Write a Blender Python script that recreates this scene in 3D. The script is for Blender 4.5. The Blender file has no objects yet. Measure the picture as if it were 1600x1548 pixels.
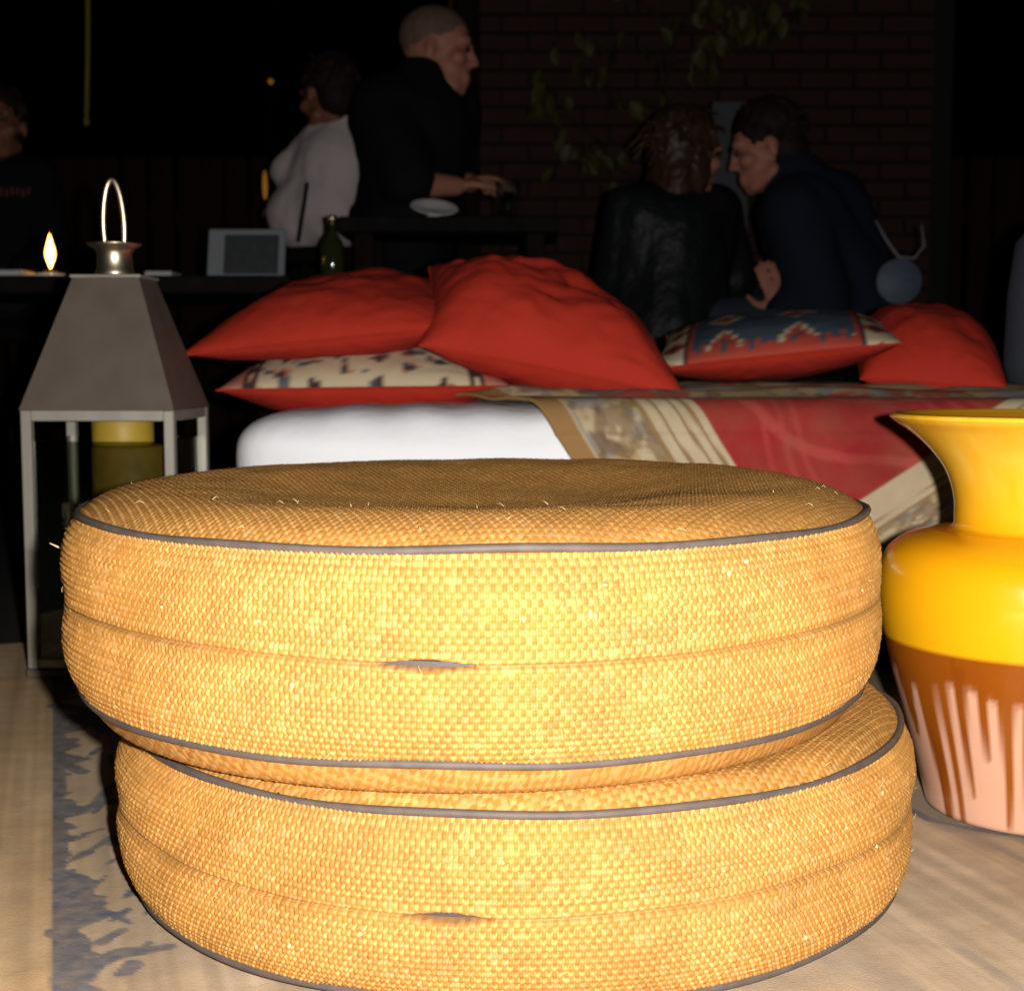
import bpy, math, random
import numpy as np
from mathutils import Vector, Matrix, Euler

random.seed(7); rng = np.random.default_rng(7)
scn = bpy.context.scene
COL = scn.collection
PI = math.pi

# ------------------------------------------------------------------ camera, night sky, flash, exposure
F_PX, CAM_H, PITCH = 2200.0, 0.410, math.atan(199/2200)
cam_d = bpy.data.cameras.new('camera'); cam = bpy.data.objects.new('camera', cam_d); COL.objects.link(cam)
cam.location = (0, 0, CAM_H); cam.rotation_euler = (PI/2 - PITCH, 0, 0)
cam_d.sensor_fit = 'HORIZONTAL'; cam_d.sensor_width = 36; cam_d.lens = F_PX/1600*36
cam_d.clip_start = 0.02; cam_d.clip_end = 500
cam_d.dof.use_dof = True; cam_d.dof.focus_distance = 0.98; cam_d.dof.aperture_fstop = 12
scn.camera = cam

world = bpy.data.worlds.new('World'); scn.world = world; world.use_nodes = True
wn = world.node_tree.nodes; bg = wn['Background']
sky = wn.new('ShaderNodeTexSky'); sky.sky_type = 'NISHITA'; sky.sun_disc = False
sky.sun_elevation = math.radians(-8); sky.sun_rotation = math.radians(200)
world.node_tree.links.new(sky.outputs[0], bg.inputs[0]); bg.inputs[1].default_value = 0.004

# the camera's own flash tube, a hand's width right of the lens: the photograph's only strong light
fl = bpy.data.lights.new('camera_flash', 'POINT'); fl.energy = 135; fl.shadow_soft_size = 0.009; fl.color = (1.0, 0.985, 0.96)
flo = bpy.data.objects.new('camera_flash', fl); COL.objects.link(flo); flo.location = (0.052, 0.0, CAM_H + 0.012)

vs = scn.view_settings
vs.view_transform = 'Standard'; vs.look = 'None'; vs.gamma = 1; vs.exposure = 0
scn.render.engine = 'CYCLES'
scn.cycles.max_bounces = 6; scn.cycles.diffuse_bounces = 3; scn.cycles.glossy_bounces = 4
scn.cycles.transparent_max_bounces = 12

def ray(x, y):
    a = (x-800)/F_PX; b = (774-y)/F_PX
    return Vector((a, math.cos(PITCH)+b*math.sin(PITCH), -math.sin(PITCH)+b*math.cos(PITCH)))
def at(x, y, Y):
    d = ray(x, y); return Vector((0, 0, CAM_H)) + d*(Y/d.y)
def gr(x, y, z=0.0):
    d = ray(x, y); return Vector((0, 0, CAM_H)) + d*((z-CAM_H)/d.z)

# ------------------------------------------------------------------ mesh helpers
class MB:
    def __init__(s): s.v = []; s.f = []
    def add(s, V, F):
        n = len(s.v); s.v += [tuple(p) for p in V]; s.f += [tuple(i+n for i in q) for q in F]; return s
    def box(s, c, d, rot=None, bev=0.0):
        c = Vector(c); hx, hy, hz = d[0]/2, d[1]/2, d[2]/2
        R = rot if rot is not None else Matrix.Identity(3)
        if bev <= 0:
            V = [c + R @ Vector((x*hx, y*hy, z*hz)) for z in (-1, 1) for y in (-1, 1) for x in (-1, 1)]
            return s.add(V, [(0,2,3,1),(4,5,7,6),(0,1,5,4),(2,6,7,3),(0,4,6,2),(1,3,7,5)])
        b = min(bev, hx*.9, hy*.9, hz*.9); V = []; idx = {}
        for sx in (-1,1):
            for sy in (-1,1):
                for sz in (-1,1):
                    for ax in range(3):
                        q = [sx*(hx-b), sy*(hy-b), sz*(hz-b)]; q[ax] = (sx*hx, sy*hy, sz*hz)[ax]
                        idx[(sx,sy,sz,ax)] = len(V); V.append(c + R @ Vector(q))
        F = []
        for ax in range(3):
            o = [k for k in range(3) if k != ax]
            for sg in (-1,1):
                q = []
                for a_, b_ in ((-1,-1),(1,-1),(1,1),(-1,1)):
                    k = [0,0,0]; k[ax] = sg; k[o[0]] = a_; k[o[1]] = b_; q.append(idx[tuple(k)+(ax,)])
                F.append(tuple(q))
            for a_ in (-1,1):
                for b_ in (-1,1):
                    k0 = [0,0,0]; k1 = [0,0,0]; k0[ax] = -1; k1[ax] = 1
                    for k in (k0,k1): k[o[0]] = a_; k[o[1]] = b_
                    F.append((idx[tuple(k0)+(o[0],)], idx[tuple(k1)+(o[0],)], idx[tuple(k1)+(o[1],)], idx[tuple(k0)+(o[1],)]))
        for k in [(a,b_,c_) for a in (-1,1) for b_ in (-1,1) for c_ in (-1,1)]:
            F.append((idx[k+(0,)], idx[k+(1,)], idx[k+(2,)]))
        return s.add(V, F)
    def tube(s, pts, rad, n=8, closed=False, cap=True):
        pts = [Vector(p) for p in pts]; m = len(pts)
        rad = rad if hasattr(rad, '__len__') else [rad]*m
        V = []; up = None
        for i, p in enumerate(pts):
            t = (pts[(i+1) % m] - pts[i-1]) if closed else (pts[min(i+1, m-1)] - pts[max(i-1, 0)])
            t.normalize()
            if up is None:
                up = Vector((0,0,1)) if abs(t.z) < .9 else Vector((1,0,0))
            a = up - t*up.dot(t)
            if a.length < 1e-5: a = t.orthogonal()
            a.normalize(); b = t.cross(a); up = a
            for k in range(n):
                w = 2*PI*k/n; V.append(p + (a*math.cos(w) + b*math.sin(w))*rad[i])
        F = []
        for i in range(m if closed else m-1):
            j = (i+1) % m
            for k in range(n):
                l = (k+1) % n; F.append((i*n+k, i*n+l, j*n+l, j*n+k))
        if cap and not closed:
            F.append(tuple(range(n-1, -1, -1))); F.append(tuple((m-1)*n+k for k in range(n)))
        return s.add(V, F)
    def lathe(s, prof, c=(0,0,0), n=48, M=None):
        c = Vector(c); V = []; F = []; m = len(prof)
        for r, z in prof:
            for k in range(n):
                w = 2*PI*k/n; q = Vector((r*math.cos(w), r*math.sin(w), z)); V.append(c + (M @ q if M is not None else q))
        for i in range(m-1):
            for k in range(n):
                l = (k+1) % n; F.append((i*n+k, i*n+l, (i+1)*n+l, (i+1)*n+k))
        if prof[0][0] > 1e-6: F.append(tuple(range(n-1, -1, -1)))
        if prof[-1][0] > 1e-6: F.append(tuple((m-1)*n+k for k in range(n)))
        return s.add(V, F)
    def cap(s, p0, r0, p1, r1, n=12):      # tapered capsule
        p0, p1 = Vector(p0), Vector(p1); d = p1-p0; L = d.length
        if L < 1e-6: return s.ell(p0, (r0,)*3)
        q = d.to_track_quat('Z', 'Y').to_matrix(); pr = []
        for k in range(5): w = -PI/2 + k*PI/8; pr.append((max(r0*math.cos(w), 1e-4), r0*math.sin(w)))
        for k in range(5): w = k*PI/8; pr.append((max(r1*math.cos(w), 1e-4), L + r1*math.sin(w)))
        return s.lathe(pr, p0, n, q)
    def ell(s, c, r, R=None, n=16):
        R = R if R is not None else Matrix.Identity(3)
        M = R @ Matrix.Diagonal(Vector(r))
        pr = [(max(math.cos(-PI/2+k*PI/10), 1e-4), math.sin(-PI/2+k*PI/10)) for k in range(11)]
        return s.lathe(pr, c, n, M)
    def mesh(s, name):
        m = bpy.data.meshes.new(name); m.from_pydata([tuple(p) for p in s.v], [], s.f); m.update(); return m

def link(name, me, mat=None, parent=None, smooth=True):
    o = bpy.data.objects.new(name, me); COL.objects.link(o)
    if mat is not None and not me.materials: me.materials.append(mat)
    if smooth: me.shade_smooth()
    if parent is not None: o.parent = parent
    return o
def obj(name, mb, mat, parent=None, smooth=True): return link(name, mb.mesh(name), mat, parent, smooth)
def tag(o, label=None, cat=None, group=None, kind=None):
    for k, v in (('label', label), ('category', cat), ('group', group), ('kind', kind)):
        if v: o[k] = v
    return o
def thing(name, label, cat, loc=(0,0,0), rz=0, group=None):
    o = bpy.data.objects.new(name, None); COL.objects.link(o); o.location = loc; o.rotation_euler = (0,0,rz)
    o.empty_display_size = .05
    return tag(o, label, cat, group)
def flat(o, ang=35):
    me = o.data
    me.shade_smooth(); me.set_sharp_from_angle(angle=math.radians(ang)); return o
def npmesh(name, V, F, col=None):
    me = bpy.data.meshes.new(name); V = np.ascontiguousarray(V, dtype=np.float32); F = np.ascontiguousarray(F, dtype=np.int32)
    me.vertices.add(len(V)); me.vertices.foreach_set('co', V.ravel())
    me.loops.add(F.size); me.loops.foreach_set('vertex_index', F.ravel())
    me.polygons.add(len(F)); me.polygons.foreach_set('loop_start', np.arange(0, F.size, F.shape[1], dtype=np.int32))
    me.update(calc_edges=True); me.validate()
    if col is not None: paint(me, col)
    me.shade_smooth(); return me
def paint(me, rgb):
    a = me.color_attributes.new('Col', 'FLOAT_COLOR', 'POINT')
    c = np.ones((len(me.vertices), 4), dtype=np.float32); c[:, :3] = rgb; a.data.foreach_set('color', c.ravel())
def grid_faces(nu, nv, wrap=False):
    i, j = np.meshgrid(np.arange(nu if wrap else nu-1), np.arange(nv-1), indexing='ij')
    k = (i+1) % nu
    return np.stack([i*nv+j, k*nv+j, k*nv+j+1, i*nv+j+1], -1).reshape(-1, 4)
# value noise
_T = rng.random((64, 64, 8)).astype(np.float32)
def vnoise(x, y, k=0):
    xi = np.floor(x).astype(int); yi = np.floor(y).astype(int); fx = x-xi; fy = y-yi
    fx = fx*fx*(3-2*fx); fy = fy*fy*(3-2*fy); T = _T[:, :, k]
    g = lambda a, b: T[(xi+a) % 64, (yi+b) % 64]
    return (g(0,0)*(1-fx)+g(1,0)*fx)*(1-fy) + (g(0,1)*(1-fx)+g(1,1)*fx)*fy
def fbm(x, y, k=0): return .55*vnoise(x, y, k) + .3*vnoise(2.1*x+7, 2.1*y+3, k) + .15*vnoise(4.3*x, 4.3*y, k)
def mixc(a, b, t): t = np.clip(t, 0, 1)[..., None]; return np.asarray(a)*(1-t) + np.asarray(b)*t
def sstep(a, b, x): t = np.clip((x-a)/(b-a), 0, 1); return t*t*(3-2*t)
def ci(xs, ys, x):          # smooth interpolation through points
    xs = np.asarray(xs, float); ys = np.asarray(ys, float); m = np.gradient(ys, xs)
    k = np.clip(np.searchsorted(xs, x)-1, 0, len(xs)-2); h = xs[k+1]-xs[k]; t = np.clip((x-xs[k])/h, 0, 1)
    return (2*t**3-3*t**2+1)*ys[k] + (t**3-2*t**2+t)*h*m[k] + (-2*t**3+3*t**2)*ys[k+1] + (t**3-t**2)*h*m[k+1]

# ------------------------------------------------------------------ materials
def mat(name, color=(.5,.5,.5), rough=.6, metal=0.0, spec=.4, attr=False, noise=None, bump=None, coat=0, emit=None, sheen=0, stretch=None, brush=None):
    m = bpy.data.materials.new(name); m.use_nodes = True; nt = m.node_tree; N = nt.nodes; L = nt.links
    p = N['Principled BSDF']
    p.inputs['Base Color'].default_value = (*color, 1); p.inputs['Roughness'].default_value = rough
    p.inputs['Metallic'].default_value = metal; p.inputs['Specular IOR Level'].default_value = spec
    p.inputs['Coat Weight'].default_value = coat; p.inputs['Coat Roughness'].default_value = .06
    p.inputs['Sheen Weight'].default_value = sheen
    tc = N.new('ShaderNodeTexCoord'); vec = tc.outputs['Object']
    if stretch:
        mp = N.new('ShaderNodeMapping'); mp.inputs['Scale'].default_value = stretch; L.new(vec, mp.inputs[0]); vec = mp.outputs[0]
    src = None
    if attr:
        a = N.new('ShaderNodeAttribute'); a.attribute_name = 'Col'; src = a.outputs['Color']
    if noise:                                     # (scale, amount, second colour)
        sc, amt, c2 = noise
        n = N.new('ShaderNodeTexNoise'); n.inputs['Scale'].default_value = sc; n.inputs['Detail'].default_value = 6; L.new(vec, n.inputs['Vector'])
        r = N.new('ShaderNodeMapRange'); r.inputs['From Min'].default_value = .35; r.inputs['From Max'].default_value = .68
        r.inputs['To Max'].default_value = amt; L.new(n.outputs['Fac'], r.inputs['Value'])
        mx = N.new('ShaderNodeMix'); mx.data_type = 'RGBA'; L.new(r.outputs[0], mx.inputs['Factor'])
        if src: L.new(src, mx.inputs['A'])
        else: mx.inputs['A'].default_value = (*color, 1)
        mx.inputs['B'].default_value = (*c2, 1); src = mx.outputs['Result']
    if src: L.new(src, p.inputs['Base Color'])
    if bump:                                      # list of (scale, strength, distance)
        prev = None
        for sc, st, di in bump:
            n = N.new('ShaderNodeTexNoise'); n.inputs['Scale'].default_value = sc; n.inputs['Detail'].default_value = 4; L.new(vec, n.inputs['Vector'])
            b = N.new('ShaderNodeBump'); b.inputs['Strength'].default_value = st; b.inputs['Distance'].default_value = di
            L.new(n.outputs['Fac'], b.inputs['Height'])
            if prev: L.new(prev, b.inputs['Normal'])
            prev = b.outputs[0]
        L.new(prev, p.inputs['Normal'])
    if emit:
        p.inputs['Emission Color'].default_value = (*emit[0], 1); p.inputs['Emission Strength'].default_value = emit[1]
    return m
def glass(name, tint=(.9,.95,.95), refl=.9):
    m = bpy.data.materials.new(name); m.use_nodes = True; nt = m.node_tree; N = nt.nodes; L = nt.links
    for n in list(N): N.remove(n)
    o = N.new('ShaderNodeOutputMaterial'); t = N.new('ShaderNodeBsdfTransparent'); t.inputs[0].default_value = (*tint, 1)
    g = N.new('ShaderNodeBsdfGlossy'); g.inputs['Roughness'].default_value = .02; g.inputs['Color'].default_value = (refl,)*3+(1,)
    lw = N.new('ShaderNodeLayerWeight'); lw.inputs[0].default_value = .5
    pw_ = N.new('ShaderNodeMath'); pw_.operation = 'POWER'; pw_.inputs[1].default_value = 4; L.new(lw.outputs['Facing'], pw_.inputs[0])
    f = N.new('ShaderNodeMath'); f.operation = 'MULTIPLY_ADD'; f.inputs[1].default_value = .85; f.inputs[2].default_value = .045; L.new(pw_.outputs[0], f.inputs[0])
    mx = N.new('ShaderNodeMixShader'); L.new(f.outputs[0], mx.inputs[0]); L.new(t.outputs[0], mx.inputs[1]); L.new(g.outputs[0], mx.inputs[2]); L.new(mx.outputs[0], o.inputs[0])
    return m
M = dict(
    straw=mat('woven_straw', rough=.6, spec=.2, attr=True, noise=(60, .18, (.18,.075,.012))),
    fibre=mat('straw_fibre', (.62,.44,.2), .5),
    piping=mat('grey_vinyl_piping', (.090,.070,.060), .6, spec=.25, noise=(90, .6, (.055,.042,.036))),
    zipm=mat('grey_zip_tape', (.055,.042,.042), .5, spec=.4),
    rug=mat('woven_rug', rough=.9, spec=.1, attr=True, noise=(35, .3, (.22,.155,.10)), bump=[(700,.5,.001),(90,.15,.002)]),
    ground=mat('dark_paving', (.018,.016,.014), .8, noise=(8, .7, (.006,.007,.005)), bump=[(40,.6,.01)]),
    metal=mat('brushed_steel', (.36,.33,.28), .45, metal=.45, noise=(30, .6, (.26,.23,.19)), bump=[(500,.12,.0006)], stretch=(1,1,.12)),
    steelsheet=mat('satin_sheet_metal', (.13,.10,.08), .6, metal=.45, spec=.5, noise=(26, .45, (.085,.065,.05)), bump=[(300,.15,.0006)]),
    nickel=mat('worn_nickel', (.72,.60,.44), .36, metal=1.0),
    glass=glass('clear_glass'), smoked=glass('dusty_lantern_glass', (.72,.74,.70), .9),
    wax=mat('yellow_wax', (.34,.20,.03), .5, noise=(30,.5,(.12,.065,.01))),
    vase=mat('glazed_ceramic', rough=.22, spec=.5, attr=True, coat=.5, noise=(14,.10,(.5,.2,.0))),
    red=mat('red_cotton', (.39,.026,.013), .85, spec=.15, noise=(9,.35,(.30,.017,.008)), bump=[(900,.6,.0008),(16,.7,.008),(45,.3,.002)]),
    kilim=mat('kilim_wool', rough=.95, spec=.1, attr=True, bump=[(600,.6,.001)]),
    tapestry=mat('tapestry_wool', rough=.95, spec=.1, attr=True, noise=(22,.25,(.22,.12,.06)), bump=[(500,.6,.001),(14,.4,.006)]),
    white=mat('white_sheet', (.86,.85,.86), .85, spec=.2, bump=[(14,.5,.006),(60,.25,.002)]),
    wood=mat('dark_wood', (.012,.008,.006), .9, spec=.05, noise=(14,.7,(.006,.004,.003)), bump=[(40,.3,.003)], stretch=(1,1,.15)),
    fence=mat('weathered_fence_wood', (.030,.016,.007), .95, spec=.05, noise=(12,.7,(.018,.009,.005)), bump=[(30,.4,.004)], stretch=(3,3,.2)),
    brick=mat('dark_red_brick', (.055,.019,.013), .9, noise=(9,.75,(.03,.013,.011)), bump=[(60,.6,.006)]),
    mortar=mat('dull_mortar', (.014,.012,.011), .95, bump=[(60,.5,.005)]),
    skin=mat('skin', (.36,.15,.10), .55, spec=.3, noise=(12,.35,(.28,.10,.07))),
    skin_d=mat('tanned_skin', (.19,.075,.045), .55, spec=.3, noise=(12,.4,(0.12,.04,.025))),
    eye=mat('eye_dark', (.03,.02,.018), .15, spec=.6),
    stubble=mat('cropped_hair', (.10,.065,.05), .8, noise=(60,.5,(.20,.10,.07))),
    hair_dark=mat('dark_hair', (.010,.006,.005), .7, spec=.15, noise=(30,.5,(.03,.014,.01))),
    hair_brown=mat('brown_hair', (.030,.013,.007), .5, spec=.3, noise=(20,.7,(.055,.026,.011))),
    black=mat('black_cotton', (.006,.006,.008), .9, spec=.1, bump=[(20,.6,.01)]),
    navy=mat('navy_knit', (.010,.012,.022), .9, spec=.15, bump=[(200,.5,.002)]),
    leather=mat('black_leather', (.008,.009,.010), .5, spec=.2, bump=[(25,.8,.012),(120,.4,.002)]),
    shirt=mat('white_shirt_cotton', (.50,.43,.43), .85, spec=.2, bump=[(14,.7,.012)]),
    denim=mat('dark_denim', (.02,.026,.042), .85, bump=[(300,.4,.001)]),
    tablem=mat('black_table_top', (.008,.007,.007), .9, spec=.04, noise=(20,.4,(.02,.015,.012))),
    paper=mat('white_paper', (.40,.38,.40), .7),
    china=mat('white_china', (.8,.78,.74), .18, spec=.5, coat=.4),
    laptop=mat('pale_grey_plastic', (.17,.19,.21), .45, noise=(30,.2,(.2,.2,.22))),
    screen=mat('dull_grey_panel', (.035,.04,.042), .5, noise=(60,.6,(.02,.025,.025))),
    flame=mat('candle_flame', (1,.7,.2), .5, emit=((1,.50,.12), 9)),
    amber=mat('amber_glow_bulb', (.8,.4,.05), .5, emit=((1,.42,.03), .07)),
    leaf=mat('yellow_green_leaf', (.05,.043,.006), .6, noise=(9,.8,(.11,.08,.006))),
    stem=mat('brown_stem', (.03,.02,.01), .8),
    cord=mat('yellow_cord', (.17,.13,.02), .7, noise=(30,.5,(.16,.12,.02))),
    greyp=mat('grey_painted_board', (.055,.058,.066), .8, noise=(10,.4,(.04,.043,.047))),
    slate=mat('slate_fabric', (.03,.033,.045), .9, bump=[(60,.5,.003)]),
    print_red=mat('faded_red_print', (.09,.02,.02), .8),
    tagm=mat('pale_blue_grey_disc', (.07,.09,.125), .6, noise=(90,.7,(.045,.06,.09))),
    palecord=mat('pale_cord', (.15,.13,.14), .7),
    darkmetal=mat('black_metal', (.02,.02,.02), .4, metal=.8),
    olive=mat('olive_bottle_glass', (.02,.022,.008), .08, spec=.6),
)

# ------------------------------------------------------------------ setting: terrace ground, rug
g = MB(); g.add([(-60,-60,-.012),(60,-60,-.012),(60,60,-.012),(-60,60,-.012)], [(0,1,2,3)])
tag(obj('ground', g, M['ground'], smooth=False), 'dark terrace ground around the rug', kind='structure')

def build_rug():
    A = gr(82,1090); B = gr(80,1548); s = (A-B).normalized(); t = Vector((s.y, -s.x, 0))      # s runs away along the border, t to the right
    E = gr(20,1018)
    smax = (E-B).dot(s) + .03; smin = -1.2; tmin, tmax = -.34, 1.5
    ss = np.concatenate([np.arange(smin, -.10, .03), np.arange(-.10, smax, .0028), [smax]])
    ts = np.concatenate([np.arange(tmin, -.05, .01), np.arange(-.05, .30, .0026), np.arange(.30, .55, .012), np.arange(.55, .85, .004), np.arange(.85, tmax, .02), [tmax]])
    S, T = np.meshgrid(ss, ts, indexing='ij')
    X = B.x + s.x*S + t.x*T; Y = B.y + s.y*S + t.y*T
    # pattern and painted vase shadow -------------------------------------------------
    beige = np.array((.47,.345,.225)); tan = np.array((.42,.28,.155)); blue = np.array((.095,.10,.12))
    nb = fbm(S*60, T*25, 1); base = mixc(beige, tan, .7*sstep(.35,.75, fbm(S*6, T*9, 2)))
    streak = .5*vnoise(T*180, S*4, 3)+.5*vnoise(T*70, S*2.5, 5)
    base = base*(.70+.58*streak)[...,None]
    base = np.where((T < 0)[...,None], base*np.array((1.1,1.03,.90)), base)
    warp = (fbm(S*40, T*40, 4)-.5)*.016
    m = np.zeros_like(S)
    edge = .013 + .030*np.clip(fbm(S*26, T*0+3, 5)-.45, 0, 1)*3
    m = np.maximum(m, sstep(.0012,-.0012, np.abs(T-edge/2+ .0)-edge/2 + warp*.6*(T>.004)))
    def stroke(pts, w):
        nonlocal m
        P = [gr(*q) for q in pts]
        for a, b in zip(P[:-1], P[1:]):
            ax, ay, bx, by = a.x, a.y, b.x, b.y; L2 = (bx-ax)**2+(by-ay)**2
            h = np.clip(((X-ax)*(bx-ax)+(Y-ay)*(by-ay))/L2, 0, 1)
            d = np.hypot(X-ax-h*(bx-ax), Y-ay-h*(by-ay)) + warp*.7
            m = np.maximum(m, sstep(w+.0012, w-.0012, d))
    stroke([(92,1110),(130,1118),(165,1150)], .012); stroke([(95,1200),(128,1215)], .008)
    stroke([(118,1275),(150,1268),(178,1262)], .008); stroke([(150,1268),(165,1250)], .006)
    stroke([(100,1362),(125,1350),(178,1318)], .0035); stroke([(98,1385),(112,1372)], .006)
    stroke([(104,1408),(150,1430),(205,1456)], .0042); stroke([(92,1470),(120,1490),(112,1530)], .009)
    stroke([(128,1545),(150,1520),(190,1502),(262,1494)], .0075); stroke([(100,1545),(130,1580),(170,1600)], .009)
    for q in range(26):          # small leaves scattered in the border
        y0 = 1110+q*17; x0 = 118+ (q*47) % 110; stroke([(x0,y0),(x0+14+(q*13) % 18, y0-8-(q*7) % 12)], .0022+.0016*((q*5) % 3))
    stroke([(170,1190),(210,1240)], .004); stroke([(230,1440),(270,1400)], .004)
    stroke([(1405,1268),(1450,1290),(1520,1306),(1620,1322)], .0045)  # contact shadow along the vase base, painted into the rug as a slate stroke
    
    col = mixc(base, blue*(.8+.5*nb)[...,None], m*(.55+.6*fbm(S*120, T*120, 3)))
    gs = sstep(.50,.72, fbm(S*7+4, T*30, 6))*(T > .5)
    col = mixc(col, np.array((.20,.175,.15)), .55*gs)
    Z = .006 + .0012*fbm(S*9, T*9, 7)
    V = np.stack([X, Y, Z], -1).reshape(-1,3)
    F = grid_faces(len(ss), len(ts))
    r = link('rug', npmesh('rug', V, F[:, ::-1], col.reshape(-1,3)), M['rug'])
    e = MB()
    P = [Vector((B.x+s.x*a+t.x*b, B.y+s.y*a+t.y*b, 0)) for a, b in ((smin,tmin),(smax,tmin),(smax,tmax),(smin,tmax))]
    for a, b in zip(P, P[1:]+P[:1]):
        d = (b-a); c = (a+b)/2
        e.box((c.x, c.y, -.004), (d.length+.006, .008, .014), Matrix.Rotation(math.atan2(d.y, d.x), 3, 'Z'), .003)
    hem = obj('bound_edge', e, M['rug'], r, False); paint(hem.data, np.tile((.3,.22,.14), (len(hem.data.vertices),1)))
    tag(r, 'flat beige woven rug with slate blue leafy border line under the poufs', 'rug')
build_rug()
RUG = .0075

# ------------------------------------------------------------------ woven poufs
CU, CELL = .0034, .0045
def weave(s, t):
    i = np.floor(s); j = np.floor(t); fs = s-i; ft = t-j
    sg = lambda k: 1-2*(k % 2)
    zw = np.sin(PI*s)*sg(j); zv = -np.sin(PI*t)*sg(i)
    cw = np.clip(1-np.abs(2*ft-1)**2, 0, 1)**.85; cv = np.clip(1-np.abs(2*fs-1)**2, 0, 1)**.85
    hw = .60*zw + 1.05*cw; hv = .52*zv + 1.05*cv
    return np.maximum(hw, hv)-.6, hw > hv, i, j
PALE, DEEP = np.array((.410,.215,.064)), np.array((.325,.135,.024))
STRAW = [np.array(c) for c in ((.375,.170,.036),(.345,.148,.027),(.50,.31,.13),(.20,.08,.016))]
def straw_col(isw, i, j, x, y):
    a = np.where(isw, j*3.17+np.floor(i/7.3+.37*j)*1.37, i*2.71+500+np.floor(j/6.1+.29*i)*2.13)
    h = np.modf(np.abs(np.sin(a*12.9898)*43758.5453))[0]
    h2 = np.modf(np.abs(np.sin((i*7.1+j*3.3)*78.233)*23421.63))[0]
    c = np.where(isw[...,None], PALE, DEEP)*(.88+.24*h)[...,None]
    c = mixc(c, STRAW[2], sstep(.90,.99,h2)*.6)
    c = mixc(c, STRAW[3], sstep(.95,1,h2)*.5)
    big = fbm(x, y, 3)
    return c*(.80+.40*big)[...,None]
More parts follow.
